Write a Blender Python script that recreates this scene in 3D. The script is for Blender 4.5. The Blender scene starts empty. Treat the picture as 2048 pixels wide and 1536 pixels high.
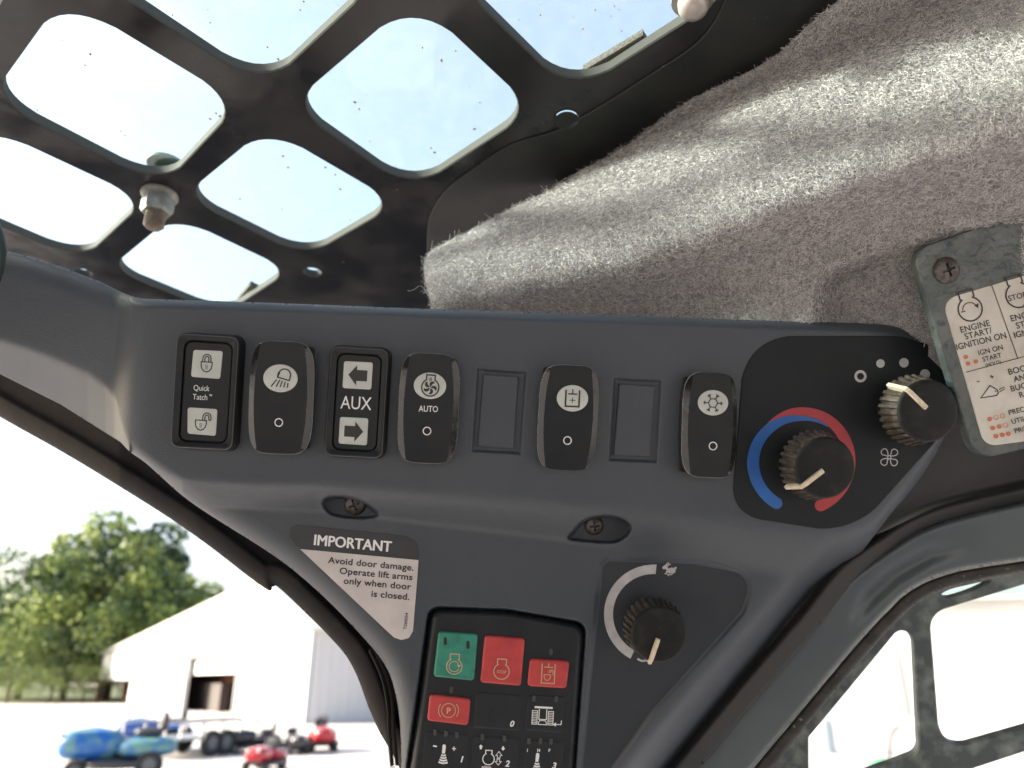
import bpy, math, random
import numpy as np
from math import sin, cos, pi, radians
from mathutils import Vector, Matrix
from mathutils.geometry import tessellate_polygon
random.seed(7); RNG = np.random.default_rng(7)
sc = bpy.context.scene
COL = sc.collection

# ---------------------------------------------------------------- camera, sky, sun, exposure
F = 1500.0; PIT = radians(21.7); CZ = 1.7
CAM = np.array([0.0, 0.0, CZ])
RX = np.array([1.0, 0, 0]); UP = np.array([0, -sin(PIT), cos(PIT)]); FW = np.array([0, cos(PIT), sin(PIT)])
cam = bpy.data.cameras.new('camera'); camo = bpy.data.objects.new('camera', cam); COL.objects.link(camo)
camo.location = CAM; camo.rotation_euler = (pi / 2 + PIT, 0, 0)
cam.sensor_width = 36; cam.lens = 36 * F / 2048; cam.clip_start = 0.01; cam.clip_end = 3000
cam.dof.use_dof = True; cam.dof.focus_distance = 0.345; cam.dof.aperture_fstop = 9.5
sc.camera = camo
SUN_EL, SUN_AZ = radians(23), radians(-93)          # azimuth measured from +Y towards +X
w = bpy.data.worlds.new("World"); sc.world = w; w.use_nodes = True
nt = w.node_tree; bg = nt.nodes['Background']; sky = nt.nodes.new('ShaderNodeTexSky')
sky.sky_type = 'NISHITA'; sky.sun_disc = False; sky.sun_elevation = SUN_EL; sky.sun_rotation = SUN_AZ
sky.air_density = 1.0; sky.dust_density = 4.5; sky.ozone_density = 0.6
nt.links.new(sky.outputs[0], bg.inputs[0]); bg.inputs[1].default_value = 0.15
sd = np.array([sin(SUN_AZ) * cos(SUN_EL), cos(SUN_AZ) * cos(SUN_EL), sin(SUN_EL)])
sl = bpy.data.lights.new('sun', 'SUN'); sl.energy = 5.0; sl.angle = radians(8); sl.color = (1, .94, .82)
so = bpy.data.objects.new('sun', sl); COL.objects.link(so)
so.rotation_euler = Vector(sd).to_track_quat('Z', 'Y').to_euler()
sc.view_settings.view_transform = 'Standard'; sc.view_settings.look = 'None'
sc.view_settings.exposure = 1.6; sc.view_settings.gamma = 1

# ---------------------------------------------------------------- materials
def mat(name, col, rough=.5, metal=0, col2=None, ns=30, lo=.4, hi=.6, bs=0, bump=0, bd=.0005, spec=.5, detail=4, coat=0,
        rvar=0, col3=None, ns3=200, lo3=.62, hi3=.7, stretch=None):
    m = bpy.data.materials.new(name); m.use_nodes = True; t = m.node_tree; N = t.nodes; L = t.links
    b = N['Principled BSDF']; b.inputs['Base Color'].default_value = (*col, 1); b.inputs['Roughness'].default_value = rough
    b.inputs['Metallic'].default_value = metal; b.inputs['Specular IOR Level'].default_value = spec
    b.inputs['Coat Weight'].default_value = coat; b.inputs['Coat Roughness'].default_value = .08
    tc = N.new('ShaderNodeTexCoord'); src = tc.outputs['Object']
    if stretch:
        mp = N.new('ShaderNodeMapping'); mp.inputs['Scale'].default_value = stretch; L.new(src, mp.inputs[0]); src = mp.outputs[0]
    def noise(s, d=detail):
        n = N.new('ShaderNodeTexNoise'); n.inputs['Scale'].default_value = s; n.inputs['Detail'].default_value = d
        L.new(src, n.inputs['Vector']); return n
    def rng(a, lo, hi, o0=0, o1=1):
        r = N.new('ShaderNodeMapRange'); L.new(a, r.inputs[0])
        for k, v in zip((1, 2, 3, 4), (lo, hi, o0, o1)): r.inputs[k].default_value = v
        return r.outputs[0]
    cur = None
    if col2:
        mx = N.new('ShaderNodeMix'); mx.data_type = 'RGBA'; n = noise(ns)
        L.new(rng(n.outputs['Fac'], lo, hi), mx.inputs[0])
        mx.inputs[6].default_value = (*col, 1); mx.inputs[7].default_value = (*col2, 1); cur = mx.outputs[2]
        if rvar: L.new(rng(n.outputs['Fac'], lo, hi, rough, rough + rvar), b.inputs['Roughness'])
    if col3:
        mx = N.new('ShaderNodeMix'); mx.data_type = 'RGBA'; n = noise(ns3, 5)
        L.new(rng(n.outputs['Fac'], lo3, hi3), mx.inputs[0])
        if cur: L.new(cur, mx.inputs[6])
        else: mx.inputs[6].default_value = (*col, 1)
        mx.inputs[7].default_value = (*col3, 1); cur = mx.outputs[2]
    if cur: L.new(cur, b.inputs['Base Color'])
    if bs:
        n = noise(bs, 3); bp = N.new('ShaderNodeBump'); bp.inputs['Strength'].default_value = bump
        bp.inputs['Distance'].default_value = bd; L.new(n.outputs['Fac'], bp.inputs['Height']); L.new(bp.outputs[0], b.inputs['Normal'])
    return m

M = {}
M['console'] = mat('grained_plastic', (.046, .055, .069), .42, spec=.5, col2=(.054, .063, .076), ns=14, lo=.35, hi=.65, bs=1500, bump=.55, bd=.0004,
                   col3=(.13, .12, .11), ns3=900, lo3=.715, hi3=.78, rvar=.08)
M['slope'] = M['console']
M['dark_plastic'] = mat('matte_black_plastic', (.013, .0145, .017), .5, spec=.3, col2=(.018, .019, .021), ns=60, bs=2500, bump=.2, bd=.0002,
                        col3=(.10, .09, .08), ns3=700, lo3=.72, hi3=.80)
M['hvac'] = mat('black_film', (.012, .0145, .017), .6, spec=.25, col2=(.015, .0175, .020), ns=40, bs=3000, bump=.15, bd=.0002, col3=(.08, .08, .08), ns3=900, lo3=.74, hi3=.82)
M['edge_glint'] = mat('painted_edge_glint', (.30, .29, .27), .28)  # pale ring paints the bright highlight line round each rocker
M['bezel_glint'] = mat('bezel_edge_glint', (.12, .11, .10), .35)  # lighter ring paints a thin highlight on the bezel rim
M['gloss_black'] = mat('gloss_black_plastic', (.012, .012, .014), .10, col2=(.018, .017, .017), ns=200, rvar=.12, spec=.5)
M['rocker_face'] = mat('rocker_matte_face', (.011, .013, .016), .45, spec=.3, col2=(.014, .016, .018), ns=90, bs=1800, bump=.12, bd=.0002, col3=(.09, .085, .08), ns3=800, lo3=.73, hi3=.8)
M['lens'] = mat('milky_lens', (.52, .54, .50), .35, col2=(.46, .48, .45), ns=120)
M['ink'] = mat('black_print', (.02, .02, .02), .5)
M['white_ink'] = mat('white_print', (.75, .75, .75), .5)
M['grey_ink'] = mat('grey_print', (.50, .49, .50), .5, col2=(.42, .41, .42), ns=150)
M['red_ink'] = mat('red_print', (.42, .035, .04), .5, col2=(.36, .03, .04), ns=90)
M['blue_ink'] = mat('blue_print', (.012, .12, .42), .5, col2=(.015, .10, .36), ns=90)
M['orange_ink'] = mat('orange_print', (.55, .15, .05), .5)
M['sticker'] = mat('white_vinyl', (.60, .56, .55), .45, col2=(.53, .49, .48), ns=60, bs=300, bump=.1, col3=(.35, .27, .20), ns3=350, lo3=.72, hi3=.80)
M['label_white'] = mat('cream_vinyl', (.62, .59, .52), .4, col2=(.52, .48, .42), ns=50, col3=(.40, .22, .12), ns3=120, lo3=.70, hi3=.78)
M['sticker_dark'] = mat('charcoal_vinyl', (.035, .035, .042), .45, col2=(.042, .042, .05), ns=60)
M['knob'] = mat('knob_rubber', (.009, .010, .0105), .55, spec=.25, col2=(.02, .018, .016), ns=160, lo=.5, hi=.7, bs=1500, bump=.25, bd=.0003)
M['knob_side'] = mat('knob_ridge_glint', (.032, .027, .023), .4, col2=(.09, .072, .055), ns=260, bs=900, bump=.4, bd=.0003)  # brown glints on the ridges are mixed into the colour
M['pointer'] = mat('ivory_plastic', (.72, .62, .48), .4, col2=(.62, .52, .38), ns=300)
M['green_key'] = mat('green_silicone', (.03, .24, .17), .5, col2=(.02, .15, .11), ns=110, lo=.45, hi=.7, col3=(.02, .05, .04), ns3=260, lo3=.66, hi3=.74, bs=900, bump=.2)
M['red_key'] = mat('red_silicone', (.48, .05, .05), .5, col2=(.37, .035, .04), ns=110, lo=.45, hi=.7, col3=(.12, .03, .02), ns3=320, lo3=.70, hi3=.78, bs=900, bump=.2)
M['key_line'] = mat('tan_print', (.50, .36, .22), .5)
M['keypad'] = mat('keypad_rubber', (.014, .0165, .020), .5, spec=.3, col2=(.018, .020, .024), ns=60, bs=1500, bump=.2, bd=.0002)
M['key_dark'] = mat('key_rubber', (.016, .0185, .023), .5, spec=.3, col2=(.019, .022, .026), ns=80, bs=1500, bump=.2, bd=.0002)
M['steel_black'] = mat('black_painted_steel', (.011, .0125, .0145), .12, spec=.34, bs=14, bump=.35, bd=.004, col2=(.022, .021, .021), ns=20,
                       col3=(.16, .075, .04), ns3=110, lo3=.72, hi3=.77, rvar=.12)
M['steel_flange'] = mat('lit_fold_steel', (.016, .018, .019), .5, spec=.3, bs=700, bump=.25, col2=(.023, .025, .022), ns=35, col3=(.12, .10, .07), ns3=260, lo3=.70, hi3=.78)  # paler than the plate, painting the light on the folded area
M['hole_edge'] = mat('cut_edge_paint', (.06, .062, .058), .7, spec=.15)
M['zinc'] = mat('weathered_zinc', (.27, .28, .265), .5, .25, col2=(.17, .165, .15), ns=140, bs=500, bump=.5)
M['rust_zinc'] = mat('rusty_thread', (.15, .13, .11), .6, .1, col2=(.13, .085, .06), ns=300)
M['screw'] = mat('oxidised_screw', (.13, .115, .105), .4, .4, col2=(.06, .045, .04), ns=350, bs=900, bump=.4)
M['felt'] = mat('grey_felt', (.33, .315, .315), .95, col2=(.24, .228, .23), ns=700, lo=.35, hi=.65, bs=1100, bump=1, bd=.002, spec=.1, col3=(.26, .24, .235), ns3=180, lo3=.5, hi3=.7)
M['fib0'] = mat('pale_fibre', (.66, .645, .63), .8, spec=.2); M['fib1'] = mat('grey_fibre', (.42, .405, .41), .8, spec=.2); M['fib2'] = mat('dark_fibre', (.20, .19, .198), .8, spec=.2)
M['hammer'] = mat('green_grey_paint', (.05, .064, .062), .3, col2=(.10, .113, .107), ns=60, lo=.4, hi=.62, bs=170, bump=.75, bd=.0014,
                  col3=(.03, .05, .055), ns3=150, lo3=.60, hi3=.66)
M['plate_edge'] = mat('dark_edge', (.02, .022, .024), .4)
M['trim_dark'] = mat('dark_trim', (.030, .032, .036), .55, col2=(.040, .038, .038), ns=25, bs=1200, bump=.3, col3=(.12, .10, .08), ns3=600, lo3=.71, hi3=.79)
M['seal_dark'] = mat('black_rubber', (.013, .0115, .0125), .75, spec=.15, col2=(.020, .018, .018), ns=70, lo=.45, hi=.7, bs=900, bump=.35)
M['frame_paint'] = mat('satin_grey_paint', (.072, .086, .10), .38, col2=(.085, .102, .11), ns=16, bs=260, bump=.12, bd=.0004, col3=(.05, .055, .06), ns3=500, lo3=.7, hi3=.8)
M['seal_brown'] = mat('dusty_seal', (.05, .046, .042), .65, spec=.3, col2=(.032, .030, .029), ns=120, bs=700, bump=.4, col3=(.28, .22, .15), ns3=420, lo3=.66, hi3=.74)
M['seal_lip_glint'] = mat('dusty_lip_glint', (.35, .31, .25), .5, col2=(.2, .17, .13), ns=200)  # seal lip colour, also used for the painted bright line on the frame edge
M['guard'] = mat('mottled_guard_paint', (.06, .075, .08), .4, col2=(.20, .22, .21), ns=95, lo=.45, hi=.72, bs=220, bump=.6, bd=.001, detail=8, col3=(.22, .09, .035), ns3=42, lo3=.70, hi3=.74)
M['foam'] = mat('grey_foam', (.06, .06, .055), .9, col2=(.13, .125, .11), ns=900, bs=900, bump=.8, bd=.001)

def glass_mat(name, tint, dirt, dirt_amt, specks):
    m = bpy.data.materials.new(name); m.use_nodes = True; t = m.node_tree; N = t.nodes; L = t.links; N.clear()
    out = N.new('ShaderNodeOutputMaterial'); tr = N.new('ShaderNodeBsdfTransparent'); tr.inputs[0].default_value = (*tint, 1)
    gl = N.new('ShaderNodeBsdfGlossy'); gl.inputs['Roughness'].default_value = .03
    mx = N.new('ShaderNodeMixShader'); mx.inputs[0].default_value = .035; L.new(tr.outputs[0], mx.inputs[1]); L.new(gl.outputs[0], mx.inputs[2])
    tc = N.new('ShaderNodeTexCoord')
    n = N.new('ShaderNodeTexNoise'); n.inputs['Scale'].default_value = 110; n.inputs['Detail'].default_value = 8; n.inputs['Roughness'].default_value = .7; L.new(tc.outputs['Object'], n.inputs[0])
    r = N.new('ShaderNodeMapRange'); L.new(n.outputs[0], r.inputs[0]); r.inputs[1].default_value = .45; r.inputs[2].default_value = .75; r.inputs[3].default_value = dirt_amt * .65; r.inputs[4].default_value = dirt_amt
    tl = N.new('ShaderNodeBsdfTranslucent'); tl.inputs[0].default_value = (*dirt, 1)
    m2 = N.new('ShaderNodeMixShader'); L.new(r.outputs[0], m2.inputs[0]); L.new(mx.outputs[0], m2.inputs[1]); L.new(tl.outputs[0], m2.inputs[2])
    last = m2
    L.new(last.outputs[0], out.inputs[0]); return m
M['roof_glass'] = glass_mat('dusty_clear_pane', (.91, .98, .98), (.84, .88, .87), .10, True)
M['side_glass'] = glass_mat('clear_pane', (.97, .98, .97), (.8, .78, .75), .03, False)
M['speck'] = mat('rust_speck', (.30, .17, .09), .8)
M['speck_pale'] = mat('pale_speck', (.75, .74, .70), .8)
M['white_metal'] = mat('white_siding', (.60, .60, .59), .6, col2=(.55, .55, .54), ns=.4)
M['siding'] = mat('pale_grey_siding', (.56, .54, .53), .5)
M['roofing'] = mat('roofing', (.55, .54, .50), .5)
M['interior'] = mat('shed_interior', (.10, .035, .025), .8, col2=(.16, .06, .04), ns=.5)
M['concrete'] = mat('concrete_yard', (.47, .435, .415), .85, col2=(.53, .495, .475), ns=.15, lo=.35, hi=.65, bs=6, bump=.3, bd=.02, detail=6)
M['bark'] = mat('bark', (.09, .06, .04), .9, col2=(.05, .035, .025), ns=8, bs=10, bump=.7, bd=.05)
M['leaf0'] = mat('leaf_light', (.27, .33, .085), .6, spec=.3); M['leaf1'] = mat('leaf_mid', (.13, .185, .06), .6, spec=.3); M['leaf2'] = mat('leaf_dark', (.035, .065, .04), .7, spec=.3)
M['paint_blue'] = mat('blue_paint', (.01, .07, .32), .25, coat=.5); M['paint_red'] = mat('red_paint', (.45, .02, .03), .25, coat=.5)
M['paint_black'] = mat('black_paint', (.02, .02, .025), .3, coat=.3); M['tyre'] = mat('tyre_rubber', (.025, .025, .025), .8)
M['seat_vinyl'] = mat('seat_vinyl', (.05, .05, .055), .5); M['galv'] = mat('galvanised', (.35, .36, .38), .4, .6); M['green_paint'] = mat('green_paint', (.04, .16, .08), .4)
M['rim'] = mat('dull_rim', (.14, .14, .14), .5, .3); M['teal'] = mat('teal_camouflage', (.01, .10, .36), .4, col2=(.12, .26, .22), ns=4)
M['grass'] = mat('verge_grass', (.07, .10, .03), .9, col2=(.10, .11, .04), ns=2)

# ---------------------------------------------------------------- helpers
def ray(px, py):
    px = np.asarray(px, float); py = np.asarray(py, float)
    return ((px - 1024) / F)[..., None] * RX + ((768 - py) / F)[..., None] * UP + FW
def P(px, py, D): return CAM + ray(px, py) * np.asarray(D)[..., None]
def PZ(px, py, z): r = ray(px, py); return CAM + r * ((z - CZ) / r[..., 2])[..., None]

def tag(o, label=None, cat=None, group=None, kind=None):
    if label: o['label'] = label
    if cat: o['category'] = cat
    if group: o['group'] = group
    if kind: o['kind'] = kind
    return o
class Fr:
    """a real frame: origin, ex right, ey up, ez out of the surface"""
    def __init__(s, o, ex, ez):
        ez = np.array(ez, float); ez /= np.linalg.norm(ez); ex = np.array(ex, float); ex -= ez * (ex @ ez); ex /= np.linalg.norm(ex)
        s.o = np.array(o, float); s.ex = ex; s.ez = ez; s.ey = np.cross(ez, ex)
    def w(s, L): L = np.asarray(L, float).reshape(-1, 3); return s.o + L[:, :1] * s.ex + L[:, 1:2] * s.ey + L[:, 2:3] * s.ez
    def px(s, px, py, h=0):
        r = ray(px, py).reshape(-1, 3); k = ((s.o + s.ez * h - CAM) @ s.ez) / (r @ s.ez); q = CAM + r * k[:, None] - s.o
        return np.stack([q @ s.ex, q @ s.ey], 1)
    def up(s, h): return Fr(s.o + s.ez * h, s.ex, s.ez)
    def rot(s, a): return Fr(s.o, s.ex * cos(a) + s.ey * sin(a), s.ez)
    def tilt(s, a): return Fr(s.o, s.ex, s.ez * cos(a) + s.ey * sin(a))
    def mtx(s):
        m = Matrix.Identity(4)
        for i in range(3): m[i][0] = s.ex[i]; m[i][1] = s.ey[i]; m[i][2] = s.ez[i]; m[i][3] = s.o[i]
        return m
A0 = 1 / .33
def IP(px): return A0 - .000127 * (np.asarray(px, float) - 300)
def Dp(px): return 1 / IP(px)
_n = (-.000127 * F) * RX + (A0 + .000127 * 300 - .000127 * 1024) * FW; PN = -_n / np.linalg.norm(_n)
def pframe(px, py, off=0, rot=2.8, h=0):
    """frame on the console plane (off = metres behind it); the point at height h above the frame appears at px,py"""
    D = Dp(px) * (1 + off / .34)
    o = P(px, py, D)
    if h:
        nn = (o - CAM) @ PN; r = ray(px, py); o = CAM + r * ((nn + h) / (r @ PN)) - PN * h
    r = radians(rot); ex = P(px + cos(r), py + sin(r), float(Dp(px + cos(r))) * (1 + off / .34)) - P(px, py, D)
    return Fr(o, ex, PN)

def thing(name, fr, label, cat, group=None):
    o = bpy.data.objects.new(name, None); COL.objects.link(o); o.empty_display_size = .01
    o.matrix_world = fr.mtx(); MW[o.name] = fr.mtx().inverted()
    return tag(o, label, cat, group)
MW = {}
def build(name, v, f, m, parent=None, smooth=30, mi=None):
    """v in world coordinates; stored in the frame of its parent thing (or round its own centre)"""
    v = np.asarray(v, float).reshape(-1, 3)
    me = bpy.data.meshes.new(name); o = bpy.data.objects.new(name, me); COL.objects.link(o)
    if parent is not None:
        o.parent = parent; inv = np.array(MW[parent.name]); v = v @ inv[:3, :3].T + inv[:3, 3]; MW[o.name] = MW[parent.name]
    else:
        c = (v.min(0) + v.max(0)) / 2; v = v - c; o.location = c; MW[o.name] = Matrix.Translation(-Vector(c))
    if isinstance(f, np.ndarray):
        n, k = f.shape; me.vertices.add(len(v)); me.vertices.foreach_set('co', v.ravel()); me.loops.add(n * k); me.loops.foreach_set('vertex_index', f.ravel().astype(np.int32))
        me.polygons.add(n); me.polygons.foreach_set('loop_start', np.arange(0, n * k, k, dtype=np.int32)); me.polygons.foreach_set('loop_total', np.full(n, k, np.int32)); me.update(calc_edges=True); me.validate()
    else:
        me.from_pydata([tuple(x) for x in v], [], [tuple(int(i) for i in x) for x in f])
    for mm in (m if isinstance(m, (list, tuple)) else [m]): me.materials.append(mm)
    if mi is not None: me.polygons.foreach_set('material_index', np.asarray(mi, dtype=np.int32))
    if smooth:
        me.shade_smooth()
        if smooth < 180: me.set_sharp_from_angle(angle=radians(smooth))
    return o
class MB:
    def __init__(s): s.v = []; s.f = []; s.m = []
    def add(s, v, f, mi=0):
        b = len(s.v); s.v += [tuple(x) for x in np.asarray(v, float).reshape(-1, 3)]; s.f += [tuple(int(i) + b for i in x) for x in f]; s.m += [mi] * len(f); return s
    def box(s, c, d, fr=None, mi=0):
        c = np.array(c, float); d = np.array(d, float) / 2
        L = [c + d * np.array(q) for q in ((-1, -1, -1), (1, -1, -1), (1, 1, -1), (-1, 1, -1), (-1, -1, 1), (1, -1, 1), (1, 1, 1), (-1, 1, 1))]
        L = fr.w(L) if fr else L
        return s.add(L, ((0, 3, 2, 1), (4, 5, 6, 7), (0, 1, 5, 4), (1, 2, 6, 5), (2, 3, 7, 6), (3, 0, 4, 7)), mi)
    def lathe(s, fr, prof, n=32, mi=0, rf=None, cap=True):
        L = []
        for r, z in prof:
            for i in range(n):
                a = 2 * pi * i / n; q = r * (rf(a, z) if rf else 1); L.append((q * cos(a), q * sin(a), z))
        f = [(k * n + i, k * n + (i + 1) % n, (k + 1) * n + (i + 1) % n, (k + 1) * n + i) for k in range(len(prof) - 1) for i in range(n)]
        if cap: f += [tuple(range((len(prof) - 1) * n, len(prof) * n))]
        return s.add(fr.w(L), f, mi)
    def tube(s, pts, r, n=8, mi=0):
        pts = [np.array(p, float) for p in pts]; b = []
        for i, p in enumerate(pts):
            t = pts[min(i + 1, len(pts) - 1)] - pts[max(i - 1, 0)]; t /= np.linalg.norm(t); a = np.cross(t, (0.3, .2, 1)); a /= np.linalg.norm(a); c = np.cross(t, a)
            rr = r[i] if hasattr(r, '__len__') else r
            b += [p + rr * (a * cos(2 * pi * k / n) + c * sin(2 * pi * k / n)) for k in range(n)]
        f = [(i * n + k, i * n + (k + 1) % n, (i + 1) * n + (k + 1) % n, (i + 1) * n + k) for i in range(len(pts) - 1) for k in range(n)]
        f += [tuple(range(n))[::-1], tuple(range((len(pts) - 1) * n, len(pts) * n))]
        return s.add(b, f, mi)
    def out(s, name, m, parent=None, smooth=30): return build(name, s.v, s.f, m, parent, smooth, s.m if isinstance(m, (list, tuple)) else None)

def area(p): p = np.asarray(p); x, y = p[:, 0], p[:, 1]; return .5 * np.sum(x * np.roll(y, -1) - y * np.roll(x, -1))
def ccw(p): p = np.asarray(p, float); return p if area(p) > 0 else p[::-1]
def rp(pts, r, n=6):
    """round the corners of a polygon; r one value or a list"""
    pts = [np.array(p, float)[:2] for p in pts]; out = []; N = len(pts)
    for i, p in enumerate(pts):
        rr = r[i] if hasattr(r, '__len__') else r
        a = pts[i - 1] - p; b = pts[(i + 1) % N] - p; la, lb = np.linalg.norm(a), np.linalg.norm(b); a /= la; b /= lb
        th = math.acos(max(-1, min(1, a @ b)))
        if rr <= 0 or th > 3.0: out.append(p); continue
        d = min(rr / math.tan(th / 2), .49 * la, .49 * lb); q = p + a * d; e = p + b * d
        for k in range(n + 1):
            t = k / n; out.append((1 - t) ** 2 * q + 2 * t * (1 - t) * (p + (q + e - 2 * p) * .12) + t * t * e)
    return np.array(out)
def spline(pts, n=6, closed=False):
    pts = np.array(pts, float); N = len(pts); out = []
    g = (lambda i: pts[i % N]) if closed else (lambda i: pts[max(0, min(N - 1, i))])
    for i in range(N if closed else N - 1):
        a, b, c, d = g(i - 1), g(i), g(i + 1), g(i + 2)
        for k in range(n):
            t = k / n; out.append(.5 * (2 * b + (c - a) * t + (2 * a - 5 * b + 4 * c - d) * t * t + (3 * b - a - 3 * c + d) * t ** 3))
    if not closed: out.append(pts[-1])
    return np.array(out)
def inset(p, d):
    p = np.asarray(p, float); a = p - np.roll(p, 1, 0); b = np.roll(p, -1, 0) - p
    a /= np.linalg.norm(a, axis=1)[:, None] + 1e-12; b /= np.linalg.norm(b, axis=1)[:, None] + 1e-12
    n = np.stack([-(a + b)[:, 1], (a + b)[:, 0]], 1); ln = np.linalg.norm(n, axis=1); n /= ln[:, None] + 1e-12
    return p + n * (d / np.maximum(ln / 2, .5))[:, None]
def lift(p, z): return np.column_stack([p, np.full(len(p), z)])
def slab(mb, fr, outl, h0, h1, b=.0005, mi=0, cap=True, top_mi=None, prof=None):
    o = ccw(outl); n = len(o); prof = prof or [(0, h0), (0, h1 - b), (b * .3, h1 - b * .3), (b, h1)]
    V = np.concatenate([lift(inset(o, i) if i else o, z) for i, z in prof])
    f = [(k * n + i, k * n + (i + 1) % n, (k + 1) * n + (i + 1) % n, (k + 1) * n + i) for k in range(len(prof) - 1) for i in range(n)]
    mb.add(fr.w(V), f, mi)
    if cap:
        t = V[-n:]; mb.add(fr.w(t), tris([t]), mi if top_mi is None else top_mi)
    return mb
def tris(loops):
    T = tessellate_polygon([[Vector(p) for p in l] for l in loops]); allp = np.concatenate([np.asarray(l) for l in loops]); out = []
    for a, b, c in T:
        u = allp[b] - allp[a]; v = allp[c] - allp[a]
        out.append((a, b, c) if u[0] * v[1] - u[1] * v[0] > 0 else (c, b, a))
    return out
def holed(mb, fr, outer, holes, h0, h1, ch=.0006, mi=0, wall_mi=None):
    """plate with holes, visible face at h1 (towards ez)"""
    wm = mi if wall_mi is None else wall_mi
    outer = ccw(outer); holes = [ccw(h)[::-1] for h in holes]; loops = [outer] + holes
    top = [inset(l, ch) for l in loops]
    T = [lift(l, h1) for l in top]; mb.add(fr.w(np.concatenate(T)), tris(T), mi)
    B = [lift(l, h0) for l in loops]; mb.add(fr.w(np.concatenate(B)), [t[::-1] for t in tris(B)], mi)
    for l, t in zip(loops, top):
        n = len(l); V = np.concatenate([lift(l, h0), lift(l, h1 - ch), lift(t, h1)])
        q = lambda k: [(k * n + i, k * n + (i + 1) % n, (k + 1) * n + (i + 1) % n, (k + 1) * n + i) for i in range(n)]
        mb.add(fr.w(V), q(0) + q(1), wm)
    return mb

# flat print: drawn in photograph pixels, laid on a real plane at height h of a frame
_tx = {}
def text_mesh(s, bold=0.0):
    k = (s, bold)
    if k not in _tx:
        c = bpy.data.curves.new('t', 'FONT'); c.body = s; c.offset = bold; c.space_character = 1 + 2.2 * bold; c.resolution_u = 4; c.fill_mode = 'FRONT'
        ob = bpy.data.objects.new('t', c); me = bpy.data.meshes.new_from_object(ob)
        v = np.array([x.co[:2] for x in me.vertices]); f = [tuple(p.vertices) for p in me.polygons]
        bpy.data.objects.remove(ob); bpy.data.meshes.remove(me); bpy.data.curves.remove(c)
        _tx[k] = (v, f)
    return _tx[k]
class Draw:
    def __init__(s): s.v = []; s.f = []; s.l = []; s.k = 0
    def tri(s, v, f):
        b = len(s.v); s.v += [tuple(x) for x in v]; s.l += [s.k] * len(v); s.k += 1; s.f += [tuple(i + b for i in t) for t in f]; return s
    def poly(s, p, holes=()):
        L = [lift(np.asarray(q, float), 0) for q in (p, *holes)]; return s.tri(np.concatenate(L)[:, :2], tris(L))
    def stroke(s, p, w, closed=False):
        p = np.asarray(p, float); n = len(p); a = np.roll(p, 1, 0); b = np.roll(p, -1, 0)
        if not closed: a[0] = p[0] - (p[1] - p[0]); b[-1] = p[-1] + (p[-1] - p[-2])
        d1 = p - a; d2 = b - p; d1 /= np.linalg.norm(d1, axis=1)[:, None] + 1e-9; d2 /= np.linalg.norm(d2, axis=1)[:, None] + 1e-9
        t = d1 + d2; nn = np.stack([-t[:, 1], t[:, 0]], 1); l = np.linalg.norm(nn, axis=1); nn /= l[:, None] + 1e-9; k = (np.asarray(w) / 2) / np.maximum(l / 2, .5)
        V = np.concatenate([p + nn * k[:, None], p - nn * k[:, None]])
        f = [(i, (i + 1) % n, n + (i + 1) % n, n + i) for i in range(n if closed else n - 1)]
        return s.tri(V, f)
    def line(s, *p, w=2): return s.stroke(p, w)
    def arc(s, cx, cy, r, a0, a1, w, n=24, ry=None):
        a = np.radians(np.linspace(a0, a1, n)); ry = r if ry is None else ry
        cl = abs(a1 - a0) >= 359.9
        if cl: a = a[:-1]
        return s.stroke(np.stack([cx + r * np.cos(a), cy - ry * np.sin(a)], 1), w, cl)
    def disc(s, cx, cy, rx, ry=None, rot=0, n=28):
        ry = rx if ry is None else ry; a = np.linspace(0, 2 * pi, n, endpoint=False); r = radians(rot); x, y = rx * np.cos(a), ry * np.sin(a)
        return s.poly(np.stack([cx + x * cos(r) - y * sin(r), cy + x * sin(r) + y * cos(r)], 1))
    def text(s, t, x, y, size, rot=2.8, align='l', sx=1, bold=0, ex=None, ey=None, shear=0):
        """size = cap height in px, y = baseline; rot clockwise degrees"""
        v, f = text_mesh(t, bold)
        if not len(v): return s
        k = size / .70; r = radians(rot)
        ex = np.array(ex if ex is not None else (cos(r), sin(r))); ey = np.array(ey if ey is not None else (sin(r), -cos(r)))
        wd = v[:, 0].max(); x0 = {'l': 0, 'c': -wd / 2, 'r': -wd}[align]
        u = (v[:, 0] + x0 + shear * v[:, 1]) * k * sx; q = v[:, 1] * k
        return s.tri(np.array([x, y]) + u[:, None] * ex + q[:, None] * ey, f)
    def local(s, ox, oy, rot=2.8, k=1):
        """turn drawing made in local px round 0,0 into photo px"""
        r = radians(rot); V = np.array(s.v); s.v = [tuple(q) for q in np.stack([ox + k * (V[:, 0] * cos(r) - V[:, 1] * sin(r)), oy + k * (V[:, 0] * sin(r) + V[:, 1] * cos(r))], 1)]; return s
    def out(s, name, fr, h, m, parent):
        V = np.array(s.v); L = fr.px(V[:, 0], V[:, 1], h)
        # every print face towards the viewer
        f = []
        for t in s.f:
            p = L[list(t)]; f.append(t if area(p) > 0 else t[::-1])
        return build(name, fr.w(np.column_stack([L, h + np.array(s.l) * 5e-6])), f, m, parent, smooth=0)

def resamp(p, n=60):
    l = np.concatenate([[0], np.cumsum(np.hypot(*np.diff(p, axis=0).T))]); t = np.linspace(0, l[-1], n); return np.stack([np.interp(t, l, p[:, 0]), np.interp(t, l, p[:, 1])], 1)
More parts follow.
